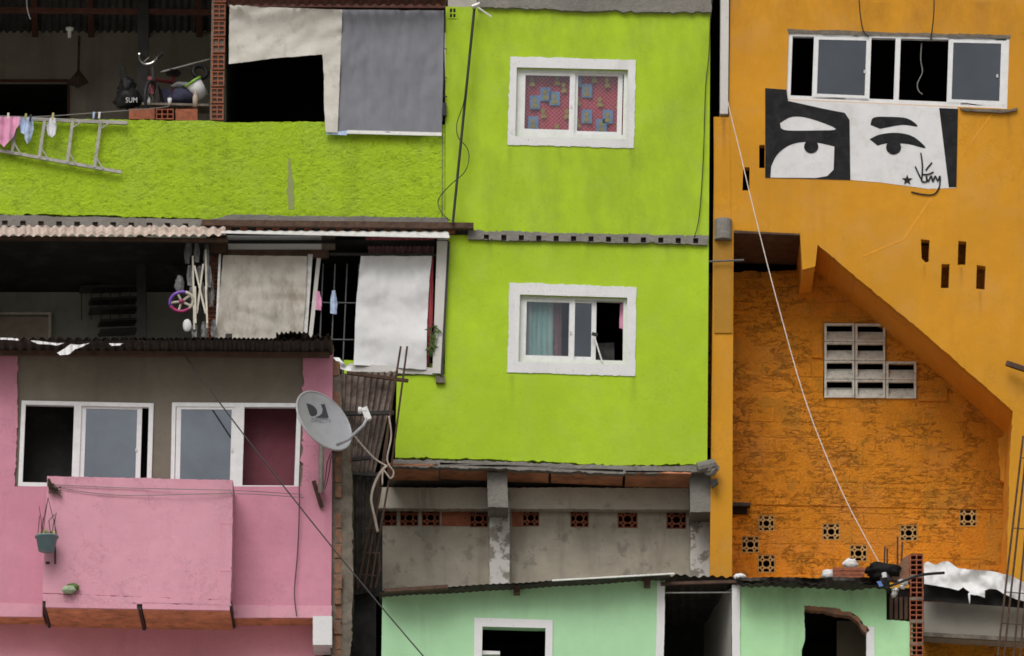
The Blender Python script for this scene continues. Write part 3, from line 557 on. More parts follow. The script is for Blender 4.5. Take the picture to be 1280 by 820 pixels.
solo('clothes_line', MB().tpx(cl, .006, 6), M['wire_grey'], 'thin grey clothes line strung above the lime parapet', 'clothes line')
def fold_c(x, y): return .035 * math.sin(x * .55 + y * .03) + .02 * nz(x, y, 9, 4)
solo('shirt', MB().cloth([(-30, 145), (25, 146), (26, 154), (20, 161), (17, 171), (10, 178), (5, 184), (1, 180), (-6, 172), (-30, 168)], -.17, fold_c, 3), M['pinkcloth'], 'pink garment pegged on the clothes line at the left edge', 'garment', smooth=True)
solo('shorts', MB().cloth([(26, 147), (41, 147), (42, 162), (38, 176), (34, 180), (31, 174), (31, 168), (26, 166), (25, 156)], -.17, fold_c, 2.6), M['bluecloth'], 'pale blue shorts pegged on the clothes line next to the pink garment', 'shorts', smooth=True)
solo('cloth', MB().cloth([(63, 147), (69, 147), (71, 158), (69, 168), (65, 172), (60, 169), (58, 160), (61, 152)], -.17, fold_c, 2.6), M['greycloth'], 'small white printed cloth pegged on the clothes line over the ladder', 'cloth', smooth=True)
for x, y, m, l in ((10, 143, 'cream', 'cream clothes peg on the pink garment'), (32, 144, 'leaf_y', 'yellow clothes peg on the pale blue shorts'), (66, 143, 'leaf_y', 'yellow clothes peg on the small white printed cloth'), (38, 145, 'black', 'dark clothes peg on the right leg of the blue shorts'), (117, 142, 'bluecloth', 'pale blue clothes peg alone on the line right of the laundry'), (124, 142, 'whiteplastic', 'white clothes peg beside the lone blue peg')):
    solo('clothes_peg', MB().bpx((x, y - 2, -.19), (x - .6, y + 6, -.19), .016, .012).bpx((x + 1.4, y - 2, -.19), (x + .4, y + 6, -.19), .010, .012), M[m], l, 'clothes peg', 'clothes pegs on the line')
# ------------------------------------------------------------------ things on the upper veranda
for (a, b, c_, d, kind, l) in ((161, 136, 193, 148.5, 'solid', 'broken red clay block lying left on the upper veranda parapet'), (195, 136, 217, 149, 'hollow', 'red clay block showing its hollow end on the upper veranda parapet'), (219.5, 136, 247, 150.5, 'solid', 'plain red clay block lying right on the upper veranda parapet')):
    m = MB()
    if kind == 'hollow': hollow(m, a, b, c_, d, .03, .13, 3, 2, 1.2); m.rect(a + .4, b + .4, c_ - .4, d - .4, .161, .08)
    else: m.prism(jag(rrect(a, b, c_, d), .4, 5), .03, .2)
    solo('clay_block', m, M['clay'], l, 'clay block', 'clay blocks on the parapet')
bk = thing('bicycle', 'red and dark bicycle with chrome handlebar standing on the upper veranda', 'bicycle', (192, 138, .6))
def torus(mb, c, ax, R, r, n=28): 
    a = ax.orthogonal().normalized(); b = ax.cross(a).normalized()
    return mb.tube([c + (a * math.cos(2 * math.pi * k / n) + b * math.sin(2 * math.pi * k / n)) * R for k in range(n + 1)], r, 8, False)
cF = P(192, 128, .45); ax = Vector((.93, -.35, 0)).normalized(); cR = cF + Vector((.35, .95, 0)) * .95
for c_ in (cF, cR):
    t = MB(); torus(t, c_, ax, .27, .025); wo = t.build('wheel', M['black'], bk, True)
    s_ = MB(); a = ax.orthogonal().normalized(); b = ax.cross(a)
    for k in range(14): s_.tube([c_, c_ + (a * math.cos(k * .449) + b * math.sin(k * .449)) * .26], .002, 4)
    s_.build('spokes', M['chrome'], wo)
hd = P(191, 82, .47); MB().tube([cF, cF + (hd - cF) * .45, hd], .022, 8).tube([cF + ax * .07, cF + ax * .05 + (hd - cF) * .5], .014, 6).tube([cF - ax * .07, cF - ax * .05 + (hd - cF) * .5], .014, 6).build('fork', M['steel'], bk)
hd0 = hd; st_ = cR + Vector((-.12, -.32, .55)); bbk = cF * .5 + cR * .5 + Vector((0, 0, -.02)); fh = cF + (hd - cF) * .62
MB().tube([fh, bbk], .025).tube([fh, st_ - Vector((0, 0, .08))], .022).tube([bbk, st_], .018).tube([bbk, cR], .013).tube([st_ - Vector((0, 0, .1)), cR], .012).build('frame', M['redpaint'], bk)
MB().tpx(spl([(174, 67, .3), (175, 75, .42), (181, 80, .46), (189, 79, .46), (195, 74, .46), (203, 66, .4)]), .012, 8).build('handlebar', M['chrome'], bk)
for sx in (175, 203): MB().tpx([(sx, 67, .32), (sx + (6 if sx < 190 else -6), 73, .38)], .017, 8).build('grip', M['black'], bk)
MB().tpx([(180, 77, .40), (187, 71, .36)], .006, 5).tpx([(198, 70, .38), (192, 76, .36)], .006, 5).build('brake_lever', M['chrome'], bk)
MB().tpx(spl([(186, 74, .36), (190, 66, .34), (196, 80, .36), (193, 100, .4), (192, 118, .44)]), .005, 5).build('brake_cable', M['black'], bk)
MB().bpx((187, 96, .42), (190, 118, .42), .05, .03).build('down_tube_guard', M['redpaint'], bk)
blob(MB(), st_ + Vector((0, 0, .05)), .1, .15, .035, .1).build('saddle', M['black'], bk, True)
solo('pole', MB().tpx([(201, 90, .9), (262, 74, .9)], .012, 8), M['alu_grey'], 'thin grey pole lying slanted above the bicycle on the upper veranda', 'pole')
bu = thing('bucket', 'white plastic bucket with a green rim tipped on the upper veranda', 'bucket', (250, 126, .5))
axb = (RT * -.55 + Vector((0, -.2, .8))).normalized(); cb = P(254, 122, .5)
lathe(MB(), cb, axb, [(.001, 0), (.085, 0), (.11, .24), (.105, .24), (.08, .02)], 20).build('body', M['whiteplastic'], bu, True)
lathe(MB(), cb, axb, [(.112, .22), (.122, .225), (.122, .25), (.108, .252), (.106, .235)], 20).build('rim', M['greenlid'], bu, True)
c = MB(); blob(c, P(230, 122, .55), .17, .14, .12, .25, 4); solo('bag', c, M['navy'], 'dark navy bag slumped left of the tipped white bucket', 'bag', smooth=True)
c = MB(); blob(c, P(228, 108, .6), .14, .1, .05, .35, 5); solo('cloth', c, M['rag'], 'crumpled grey cloth lying on the dark navy bag', 'cloth', smooth=True)
c = MB(); torus(c, P(250, 90, .8), Vector((.3, -1, .2)).normalized(), .09, .03); solo('hose', c, M['black'], 'coiled black hose hanging above the white bucket', 'hose', smooth=True)
bg = thing('bag', 'black bag with white lettering hanging by the veranda post', 'bag', (163, 135, .9))
c = MB(); blob(c, P(161, 123, .95), .17, .1, .14, .45, 9); blob(c, P(158, 108, .98), .11, .09, .12, .5, 3); c.build('body', M['black'], bg, True); MB().tpx(spl([(152, 110, .9), (150, 85, 1.0), (156, 84, 1.0), (160, 108, .9)]), .006, 6).build('strap', M['black'], bg)
def text_mesh(txt, size_px, x, y, mapper, w_scale=1.0):
    cv = bpy.data.curves.new('lettering', 'FONT'); cv.body = txt; cv.size = 1; cv.resolution_u = 3
    ob = bpy.data.objects.new('lettering', cv); COL.objects.link(ob); dg = bpy.context.evaluated_depsgraph_get(); dg.update()
    me = bpy.data.meshes.new_from_object(ob.evaluated_get(dg)); mb = MB()
    mb.add([mapper(x + v.co.x * size_px * w_scale, y - v.co.y * size_px) for v in me.vertices], [tuple(p.vertices) for p in me.polygons])
    bpy.data.objects.remove(ob); bpy.data.curves.remove(cv); bpy.data.meshes.remove(me); return mb
text_mesh('SUM', 9, 157, 128, lambda a, b: P(a, b, .82 - .0 * a), .85).build('lettering', M['whiteplastic'], bg)
c = MB(); lathe(c, P(212, 131, .25), Vector((0, 0, 1)), [(.001, 0), (.022, 0), (.028, .085), (.025, .085), (.02, .006)], 14); solo('cup', c, M['whiteplastic'], 'small white cup standing on the hollow clay block', 'cup', smooth=True)
c = MB(); lathe(c, P(244, 134, .2), Vector((0, 0, 1)), [(.001, 0), (.034, 0), (.034, .14), (.014, .19), (.014, .225), (.001, .226)], 14); solo('bottle', c, M['brown_board'], 'brown bottle standing on the right hand clay block', 'bottle', smooth=True)
for (pts, yy_, th, m, l) in (([(200, 112), (214, 110), (219, 132), (203, 133)], .75, .25, 'navy', 'dark blue crate standing behind the bicycle wheel'), ([(212, 118), (222, 117), (223, 133), (213, 133)], .7, .15, 'rag', 'grey box standing between the bicycle and the navy bag'), ([(148, 82), (152, 82), (155, 112), (151, 112)], 1.0, .05, 'black', 'black strap hanging above the lettered bag')):
    solo('crate' if 'crate' in l else 'box' if 'box' in l else 'strap', MB().prism(jag(pts, .5, 3), yy_, th), M[m], l, 'clutter')
for x, l in ((186, 'small white bottle standing left under the bicycle'),):
    c = MB(); lathe(c, P(x, 131, .3), Vector((0, 0, 1)), [(.001, 0), (.02, 0), (.02, .06), (.009, .085), (.009, .1), (.001, .101)], 12); solo('bottle', c, M['whiteplastic' if x < 190 else 'rag'], l, 'bottle', smooth=True)
solo('plank', MB().bpx((178, 134, .5), (262, 136, .5), .03, .3), M['mortar'], 'grey plank lying behind the clay blocks under the bicycle', 'plank')
lp = thing('lamp_holder', 'white bulb holder hanging under the upper veranda roof', 'lamp holder', (88, 40, 1.3))
lathe(MB(), P(87, 47, 1.3), Vector((0, 0, 1)), [(.001, 0), (.025, 0), (.025, .09), (.05, .1), (.055, .13), (.001, .14)], 14).build('socket', M['whiteplastic'], lp, True); MB().tpx([(87, 33, 1.3), (88, 10, 1.3)], .005, 5).build('cable', M['wire'], lp)
solo('cable', MB().tpx(spl([(33, -10, .6), (34, 10, .6), (38, 24, .6)]), .006, 5), M['whiteplastic'], 'short white cable end dangling at the top left of the upper veranda', 'cable')
bn = thing('broom_head', 'dry palm frond bundle hanging on the upper veranda back wall', 'frond bundle', (97, 110, 2.9))
MB().tpx([(99, 45, 2.9), (98, 90, 2.9)], .018, 6).build('handle', M['twig'], bn)
t = MB()
for k in range(26):
    u = k / 25 * 2 - 1; t.tpx(spl([(98, 88, 2.9), (98 + u * 7, 97, 2.85 + random.uniform(-.05, .05)), (97 + u * 13, 110 - abs(u) * 6, 2.85)]), .012, 5)
t.build('fronds', M['twig'], bn)
# ------------------------------------------------------------------ things hanging on the lower veranda
dk = thing('drying_rack', 'folded cream drying rack hanging from the lower veranda awning', 'drying rack', (249, 425, -.1))
for a, b in (((241, 320, -.1), (243, 412, -.1)), ((257, 312, -.1), (259, 410, -.1)), ((243, 332, -.13), (257, 392, -.13)), ((254, 330, -.12), (246, 392, -.12)), ((244, 358, -.15), (244.5, 404, -.15)), ((257, 358, -.15), (259, 404, -.15))): MB().bpx(a, b, .022, .016).build('bar', M['cream'], dk)
for i in range(13):
    x = 234 + (i * 37 % 34); y = (302, 330, 352, 402)[i % 4] + random.uniform(-3, 3); h = random.uniform(18, 34) if i % 4 < 3 else 22
    c = MB().cloth([(x - 2, y), (x + 2, y), (x + 4, y + h * .5), (x + 2.6, y + h), (x - 2.6, y + h), (x - 4, y + h * .5)], -.06 - .01 * (i % 5), lambda a, b: .03 * math.sin(a * 1.3) + .02 * nz(a, b, 6, i), 2)
    solo('rag', c, M['rag'], 'grey crumpled rag hanging among others on the folded cream drying rack', 'rag', 'grey rags on the drying rack', smooth=True)
c = MB(); blob(c, P(224, 356, .0), .06, .05, .12, .35, 3); solo('bag', c, M['rag'], 'crumpled grey plastic bag hanging above the purple toy wheel', 'bag', smooth=True)
tw = thing('toy_wheel', 'purple, magenta and cream toy wheel hanging by the drying rack', 'toy', (226, 390, -.1))
wc = P(227, 377, -.12); e1 = Vector((.97, 0, .22)); e2 = Vector((-.2, -.35, .85)).normalized()
def arc(a0, a1, R, r, n=14): return MB().tube([wc + (e1 * math.cos(R_(a0 + (a1 - a0) * k / n)) * 1.22 + e2 * math.sin(R_(a0 + (a1 - a0) * k / n))) * R for k in range(n + 1)], r, 8)
arc(60, 190, .12, .022).build('rim', M['purple'], tw, True); arc(190, 300, .12, .022).build('rim', M['magenta'], tw, True); arc(-60, 60, .12, .022).build('rim', M['cream'], tw, True)
sp = MB()
for k in range(5): sp.tube([wc, wc + (e1 * math.cos(k * 1.257 + .5) * 1.22 + e2 * math.sin(k * 1.257 + .5)) * .11], .016, 6)
sp.build('spokes', M['cream'], tw); blob(MB(), wc + Vector((0, -.01, 0)), .035, .03, .03, .05).build('hub', M['magenta'], tw, True)
c = MB(); blob(c, P(234, 407, -.1), .055, .03, .085, .08, 1); solo('plastic_plate', c, M['whiteplastic'], 'pale oval plastic plate hanging below the toy wheel', 'plate', smooth=True)

# ------------------------------------------------------------------ antenna pole on the lime wall
an = thing('antenna_pole', 'dark leaning antenna pole with a white rod on top against the lime wall', 'antenna', (566, 278, -.2))
MB().tpx([(566, 279, -.2), (593, 10, -.14)], .017, 8).build('pole', M['steel'], an)
MB().tpx([(597, 9, -.2), (614, 21, -.2)], .012, 6).build('rod', M['whiteplastic'], an); MB().tpx([(590, 9, -.17), (600, 5, -.17)], .03, 8).build('clamp', M['alu_grey'], an)
MB().tpx(spl([(590, 40, -.2), (588, 60, -.2), (585, 95, -.2), (579, 130, -.2), (571, 155, -.2), (573, 172, -.2), (584, 185, -.1), (586, 200, -.1), (580, 216, -.2), (562, 232, -.1), (548, 250, -.05), (552, 266, -.1), (563, 276, -.2)]), .006, 6).build('cable', M['wire'], an)
solo('cable', MB().tpx(spl([(556, 18, -.04), (555, 60, -.03), (554, 100, -.04), (553, 140, -.04), (553, 152, -.04)]), .007, 5).tpx([(555, 60, -.04), (559, 62, -.04)], .006, 5).tpx([(554.5, 96, -.04), (559, 98, -.04)], .006, 5).tpx([(554, 120, -.04), (559, 121, -.04)], .01, 5), M['wire'], 'dark cable clipped along the seam right of the grey tarpaulin', 'cable')
solo('junction_box', MB().rect(553, 128, 558, 144, -.08, .07), M['black'], 'small black junction box at the lower right of the grey tarpaulin', 'junction box')
solo('cable', MB().tpx(spl([(888, 20, -.03), (886, 70, -.03), (882, 110, -.03), (879, 200, -.03), (874, 270, -.03), (868, 296, -.06)]), .006, 5), M['wire'], 'thin dark cable down the right edge of the lime wall', 'cable')
# ================================================================== PINK HOUSE
pk = thing('house', 'pink house with a box balcony under a dark corrugated roof', 'house', (200, 1000, -1))
Yp = -2.1
bare = jag([(22, 436), (380, 436)], 0, 20, False) + jag([(380, 436), (378, 520), (379, 560), (377, 608)], 2.2, 6, False)[1:] + [(18, 608)] + jag([(18, 608), (22, 520), (22, 436)], 1.2, 8, False)[1:-1]
MB().prism([(-40, 430), (416, 432), (414, 760), (-40, 760)], Yp, .2, [bare]).build('wall', M['pink_wall_shaded'], pk)
q1 = [(27, 500.5), (192, 504), (189, 611), (22.5, 607.5)]; q2 = [(215, 503), (377, 504), (373, 612), (213, 611)]
MB().prism([(10, 428), (390, 428), (390, 620), (10, 618)], Yp + .045, .12, [q1, q2]).build('bare_wall', M['grey_dark'], pk)
sash_window(pk, q1, Yp + .02, 5, [(.032, .40), (.455, .965)], [(.455, .915, .03, 6, 'glass_pink', .88)], label='left white sliding window with its left half open')
MB().rect(92, 508, 96, 600, Yp + .11, .04).build('curtain_edge', M['room_red'], pk)
sash_window(pk, q2, Yp + .02, 5, [(.03, .49), (.56, .965)], [(.035, .50, .012, 6, 'glass_pink', .475)], label='right white sliding window showing a crimson room')
shell(pk, 15, 470, 200, 700, Yp + .17, 1.0, 'room'); shell(pk, 206, 470, 388, 700, Yp + .17, 1.0, 'room')
MB().prism([(300, 495), (385, 495), (385, 640), (300, 640)], Yp + .42, .05).build('inner_wall', M['room_red'], pk)
# balcony
bf = jag([(59, 595), (291, 600)], .5, 10, False) + jag([(291, 600), (290, 680), (288, 750)], .5, 10, False)[1:] + [(53, 741)]
MB().prism(bf, -2.68, .56).build('balcony', M['pink'], pk)
n_ = MB()
for y0 in (653, 712):
    n_.prism([(273, y0), (290, y0 + .5), (290, y0 + 1.6), (274.4, y0 + 1.4), (274.4, y0 + 26), (273, y0 + 26)], -2.684, .003)
n_.build('patch_crack', M['pink_low'], pk)
MB().prism(jag([(53, 742), (288, 750), (289, 757), (54, 751)], .7, 7), -2.70, .54).build('balcony_ledge', M['pink'], pk)
# slab and clay soffit
Yl = -1.66
def slab(a, b, yt, ya, y0, mat, nm):
    A, B = P(a, yt, y0), P(b, ya, y0); C = Vector((B.x, Yl, B.z)); D = Vector((A.x, Yl, A.z)); up = Vector((0, 0, .05))
    MB().add([A, B, C, D, A + up, B + up, C + up, D + up], [(0, 1, 2, 3), (4, 5, 6, 7), (0, 1, 5, 4), (1, 2, 6, 5), (2, 3, 7, 6), (3, 0, 4, 7)]).build(nm, M[mat], pk)
slab(57, 173, 758, 760.5, -2.645, 'clay_soffit', 'soffit_panel'); slab(178, 287, 760.5, 762, -2.645, 'clay_soffit', 'soffit_panel')
slab(-40, 54, 769, 770, -2.08, 'clay_soffit', 'soffit_panel'); slab(291, 393, 771, 771, -2.08, 'clay_soffit', 'soffit_panel')
MB().prism([(57, 750), (171, 753), (171, 761), (57, 759)], -2.7, .05).build('balcony_edge', M['pink'], pk); MB().prism([(178, 753), (287, 756), (287, 763), (178, 761)], -2.7, .05).build('balcony_edge', M['pink'], pk)
MB().prism([(172.5, 753), (176.5, 753), (176.5, 762), (172.5, 762)], -2.67, 1.0).build('soffit_gap_shade', M['steel'], pk)  # dark bar standing in for the shaded gap between soffit panels
for x in (54.5, 288.5): MB().prism([(x - 1.5, 751), (x + 1.5, 751), (x + 1.5, 759), (x - 1.5, 759)], -2.67, 1.0).build('soffit_gap_shade', M['steel'], pk)  # dark bars painted as the shaded gaps at both soffit ends
MB().prism([(-40, 752), (53, 755), (53, 771), (-40, 770)], -2.125, .04).build('slab_edge', M['pink'], pk); MB().prism([(290, 756), (415, 757), (414, 772), (290, 772)], -2.125, .04).build('slab_edge', M['pink'], pk)
MB().prism(jag([(-40, 770), (405, 772)], .8, 8, False) + [(400, 1000), (-40, 1000)], Yl, .2).build('lower_wall', M['pink_low'], pk)
MB().rect(391, 770, 415, 806, -2.2, .5).build('beam_end', M['white_wall'], pk)
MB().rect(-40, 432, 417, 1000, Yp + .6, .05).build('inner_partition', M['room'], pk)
# broken brick edge
e = MB(); mo = MB()
for k in range(20):
    y0 = 452 + k * 19; w = 12 if y0 < 545 else 24
    if y0 < 545: e.prism(jag(rrect(416 + random.uniform(-1, 1), y0, 424 + random.uniform(-1, 2), y0 + 17), .8, 4), Yp + random.uniform(0, .08), .3)
    else:
        e.prism(jag(rrect(418.5 + random.uniform(-1, 1), y0, 427 + random.uniform(-1, 1), y0 + 17.5), .9, 4), Yp + random.uniform(0, .08), .3)
        e.prism(jag(rrect(430 + random.uniform(-1, 1), y0 - 8, 436 + random.uniform(-1.5, 2.5), y0 + 9.5), .9, 4), Yp + .1 + random.uniform(0, .08), .3)
eo = e.build('brick_edge', M['brick'], pk)
MB().prism(jag([(413, 446), (424, 452), (428, 540), (438, 545), (440, 640), (441, 745), (430, 1000), (413, 1000)], 1.5, 5), Yp + .06, .5).build('mortar_core', M['mortar'], eo)
# roof
MB().corr((-40, 423, -2.75), (386, 424, -2.75), (386, 444, -2.02), (-40, 440, -2.02), 38, .02, 8, 3, .02).build('roof_sheet', M['roof_dark'], pk)
MB().corr((378, 418, -2.72), (414, 420, -2.72), (418, 438, -2.02), (376, 444, -2.02), 6, .018, 8, 3, .03).build('roof_sheet', M['rusttin'], pk)
MB().corr((345, 416, -2.70), (384, 415, -2.70), (386, 438, -2.02), (345, 440, -2.02), 7, .014, 8, 3, .03).build('roof_sheet', M['roof_dark'], pk)
MB().corr((-40, 424, -2.72), (416, 424, -2.72), (416, 528, 1.0), (-40, 528, 1.0), 40, .02, 6, 2, .02).build('roof', M['roof_dark'], pk)
MB().bpx((-40, 441, -2.25), (412, 444, -2.25), .06, .06).build('rafter', M['wood'], pk)
for pts, l in (([(38, 425.5), (55, 427), (73, 429), (81, 428.5), (72, 432), (60, 430.5), (48, 430)], 'small strip of torn white film left along the pink house roof edge'), ([(71, 441), (80, 436), (88, 430), (99, 431), (112, 428.5), (104, 433), (93, 437), (86, 443), (75, 444)], 'crumpled torn white film hanging over the pink house roof edge'), ([(136, 429), (155, 429), (150, 432), (140, 432.5)], 'little scrap of white film at the middle of the pink house roof edge'), ([(0, 422), (22, 423), (24, 425.5), (8, 424.5), (0, 424.5)], 'thin scrap of white film at the far left of the pink house roof edge')):
    solo('film_scrap', MB().cloth(pts, -2.79, lambda x, y: .02 * math.sin(x * .7), 2), M['white_film'], l, 'plastic film', 'torn white film on the roof')
solo('brick_bit', MB().prism(jag(rrect(282, 417, 290, 424), .5, 3), -2.6, .1), M['black'], 'small dark lump on the pink house roof under the beige blind', 'rubble')
# cables on the pink house
solo('cable', MB().tpx(spl([(70, 606, -2.7), (160, 610, -2.7), (291, 613, -2.7), (378, 618, -2.2)]), .005, 5), M['wire_grey'], 'upper of the thin cables running along the top of the pink balcony', 'cable')
solo('cable', MB().tpx(spl([(70, 609, -2.7), (150, 619, -2.7), (291, 617, -2.7), (380, 622, -2.2)]), .005, 5), M['wire_grey'], 'lower of the thin cables running along the top of the pink balcony', 'cable')
solo('cable', MB().tpx(spl([(374, 608, -2.16), (374, 640, -2.16), (372, 690, -2.14), (368, 740, -2.16), (371, 770, -2.18)]), .007, 6), M['wire'], 'dark cable hanging down the pink wall under the right window', 'cable')
solo('cable', MB().tpx(sag((232, 446, -2.4), (536, 828, -3.6), 8, 24), .009, 6), M['wire'], 'long black cable crossing diagonally from the pink roof to the mint house', 'cable')
# hanging pot
hp = thing('hanging_pot', 'grey blue hanging flower pot with dry yellowish plant on the pink balcony corner', 'flower pot', (58, 689, -2.75))
pc = P(58, 689, -2.88); lathe(MB(), pc, Vector((0, 0, 1)), [(.001, 0), (.095, 0), (.128, .165), (.142, .165), (.142, .185), (.12, .185), (.118, .15), (.001, .15)], 22).build('pot', M['pot'], hp, True)
top = P(60, 622, -2.82); h_ = MB()
for a in (0, 2.1, 4.2): h_.tube([top, pc + Vector((math.cos(a) * .13, math.sin(a) * .13, .18))], .004, 5)
h_.build('hanger', M['wire'], hp)
lv = MB(); tw_ = MB()
for k in range(46):
    a = random.uniform(0, 6.28); r = random.uniform(0, .12); c = pc + Vector((math.cos(a) * r, math.sin(a) * r, .185 + random.uniform(0, .05))); d = Vector((random.uniform(-1, 1), random.uniform(-1, 1), random.uniform(0, 1))).normalized() * .03; b = d.cross(Vector((.2, 1, .1))).normalized() * .012
    lv.add([c - d, c + b, c + d, c - b], [(0, 1, 2, 3)])
for k in range(6):
    a = k * 1.05; b0 = pc + Vector((math.cos(a) * .11, math.sin(a) * .11, .17)); tw_.tube([b0, b0 + Vector((random.uniform(-.03, .03), 0, .18)), b0 + Vector((random.uniform(-.05, .05), 0, random.uniform(.25, .4)))], .005, 5)
lv.build('foliage', M['leaf_y'], hp); tw_.build('twigs', M['twig'], hp)
wt = MB()
for k in range(22):
    wt.tpx([(60 + random.uniform(-1, 2), 598 + random.uniform(0, 10), -2.74), (62 + random.uniform(-2, 9), 603 + random.uniform(0, 14), -2.75 + random.uniform(-.05, .05)), (64 + random.uniform(-3, 14), 608 + random.uniform(-2, 14), -2.74)], .006, 5)
solo('dry_plant', wt, M['twig'], 'tuft of dry brown stems at the top left corner of the pink balcony', 'dry plant')
solo('iron_hook', MB().tpx([(69, 683, -2.71), (69, 705, -2.71)], .012, 6), M['wire'], 'short dark iron stub on the balcony wall beside the hanging pot', 'hook')
solo('iron_plate', MB().rect(57, 702, 62, 704.5, -2.70, .03), M['black'], 'tiny black plate on the balcony corner under the hanging pot', 'plate')
c = MB(); blob(c, P(86, 737, -2.76), .085, .06, .05, .2, 2); solo('stone', c, M['stone'], 'pale green stone resting on the pink balcony ledge', 'stone', smooth=True)
c = MB(); blob(c, P(91, 734, -2.72), .07, .05, .05, .3, 7); solo('clump', c, M['leaf'], 'dark green moss clump behind the pale green stone', 'moss', smooth=True)
# wood stub
solo('timber_stub', MB().bpx((392, 601, -2.25), (402, 634, -2.12), .05, .06), M['wood'], 'charred timber stub sticking out of the pink wall below the dish', 'timber')
# ================================================================== satellite dish
sd = thing('satellite_dish', 'grey satellite dish on a mast at the corner of the pink house', 'satellite dish', (401, 612, -2.3))
dc = P(405.5, 525.5, -2.62); view = -F
nrm = (view * .56 + (RT * .76 + U * .65) * .83).normalized(); mj = (RT * .66 + U * -.75); mj = (mj - nrm * mj.dot(nrm)).normalized(); mn = nrm.cross(mj).normalized()
RD = .415
dd = lambda r: -.075 * (1 - r * r)
def dpt(r, a, off=0): return dc + (mj * math.cos(a) + mn * math.sin(a) * .98) * RD * r + nrm * (dd(r) + off)
d = MB(); NR = 10; NA = 48
d.add([dpt(i / NR, 2 * math.pi * k / NA, 0) for i in range(NR + 1) for k in range(NA)], [(i * NA + k, i * NA + (k + 1) % NA, (i + 1) * NA + (k + 1) % NA, (i + 1) * NA + k) for i in range(NR) for k in range(NA)])
ds = d.build('reflector', M['dish'], sd, True)
rm = MB().tube([dpt(1, 2 * math.pi * k / 64, -.008) for k in range(65)], .014, 8, False).build('rim', M['dish'], ds, True)
def on_dish(px, py, off=.004):
    o = P(px, py, -3.2); r = (o - CAM).normalized(); t = (dc - o).dot(nrm) / r.dot(nrm); p = o + r * t
    for _ in range(4):
        q = p - dc; rr = (q - nrm * q.dot(nrm)).length / RD; t = (dc + nrm * (dd(rr) + off) - o).dot(nrm) / r.dot(nrm); p = o + r * t
    return p
def decal(poly, off=.004):
    n = len(poly); tr = tessellate_polygon([[Vector((a, b, 0)) for a, b in poly]]); return MB().add([on_dish(a, b, off) for a, b in poly], [tuple(t) for t in tr])
L1 = [(383, 504)] + [(383 + 14 * math.sin(t * .157) , 504 + t * 1.0 + 0) for t in range(0, 1)] + [(388, 505.2), (392.4, 507.6), (396, 512), (396.8, 516), (395, 518.8), (391.5, 520), (388, 519.4), (385.8, 513)]
m1 = decal(L1); m1.add(*(lambda q: (q.v, q.f))(decal([(401, 505.4), (406, 505), (411, 522.3), (394, 521.4), (399, 519.8), (402.4, 516.6), (403.2, 511.5)]))); m1.build('emblem', M['dish_mark'], ds)
text_mesh('DIRECTV', 7.2, 389, 527.4, lambda a, b: on_dish(a, b + (a - 389) * .06, .004), .86).build('lettering', M['dish_text'], ds)
ab = P(421, 556, -2.85); lb = P(460, 520, -3.0)
MB().tube([ab, P(436, 549, -2.95), P(455, 531, -3.1), P(459, 522, -3.08)], .02, 10).build('feed_arm', M['dish'], sd, True)
ln = MB(); ln.bar(P(455, 510, -3.06), P(461, 525, -3.06), .075, .08); lathe(ln, P(456, 513, -3.08), (RT * -1 + U * .02 + F * .2), [(.001, -.02), (.03, -.02), (.03, .035), (.042, .04), (.042, .075), (.001, .08)], 14); ln.build('feed_horn', M['whiteplastic'], sd)
MB().tube([P(405, 545, -2.5), P(402, 560, -2.45), P(401, 616, -2.3)], .035, 10).build('mast', M['alu_grey'], sd, True); MB().tube([P(401, 610, -2.3), P(401, 612, -2.1)], .03, 8).build('bracket', M['steel'], sd)
MB().tpx(spl([(418, 560, -2.6), (410, 575, -2.4), (407, 595, -2.25), (404, 612, -2.2)]), .006, 5).tpx(spl([(421, 560, -2.6), (414, 572, -2.4), (411, 592, -2.25), (406, 612, -2.2)]), .006, 5).build('cable', M['wire'], sd)
# ================================================================== corrugated screen between pink and lime houses
cs = thing('tin_screen', 'weathered corrugated tin screen leaning between the pink and lime houses', 'screen', (455, 640, -.8))
MB().corr((424, 468, -1.2), (498, 464, -1.0), (462, 620, -.9), (420, 650, -1.2), 9, .024, 8, 4, .03).build('sheet', M['rusttin'], cs)
MB().corr((430, 590, -1.25), (476, 590, -1.05), (466, 740, -1.0), (434, 745, -1.2), 5, .024, 8, 4, .03).build('sheet', M['roof_dark'], cs)
MB().bpx((434, 466, -1.28), (510, 476, -1.05), .04, .04).build('batten', M['rust'], cs); MB().bpx((424, 517, -1.3), (492, 516, -1.1), .05, .05).build('batten', M['steel'], cs)
MB().bpx((436, 575, -1.3), (462, 572, -1.15), .04, .05).build('batten', M['steel'], cs); MB().bpx((438, 592, -1.28), (470, 594, -1.15), .04, .05).build('batten', M['steel'], cs)
MB().prism([(440, 640), (478, 640), (478, 1000), (436, 1000)], -.9, .05).build('gap_shade_board', M['room'], cs)  # dark sheet added to paint the shaded gap between the houses
for i, (a, b) in enumerate((((501, 433), (447, 735)), ((509, 433), (463, 735)), ((494, 470), (455, 735)), ((474, 690), (469, 735)))):
    solo('rebar', MB().tpx([(a[0], a[1], -1.4), ((a[0] + b[0]) / 2 + 3, (a[1] + b[1]) / 2, -1.38), (b[0], b[1], -1.35)], .013, 7), M['rust'], ['left of the two tall rusty reinforcing bars rising past the tin screen', 'right of the two tall rusty reinforcing bars rising past the tin screen', 'lower reinforcing bar running behind the knotted rag rope', 'short reinforcing bar standing at the foot of the tin screen'][i], 'reinforcing bar', 'reinforcing bars by the tin screen')
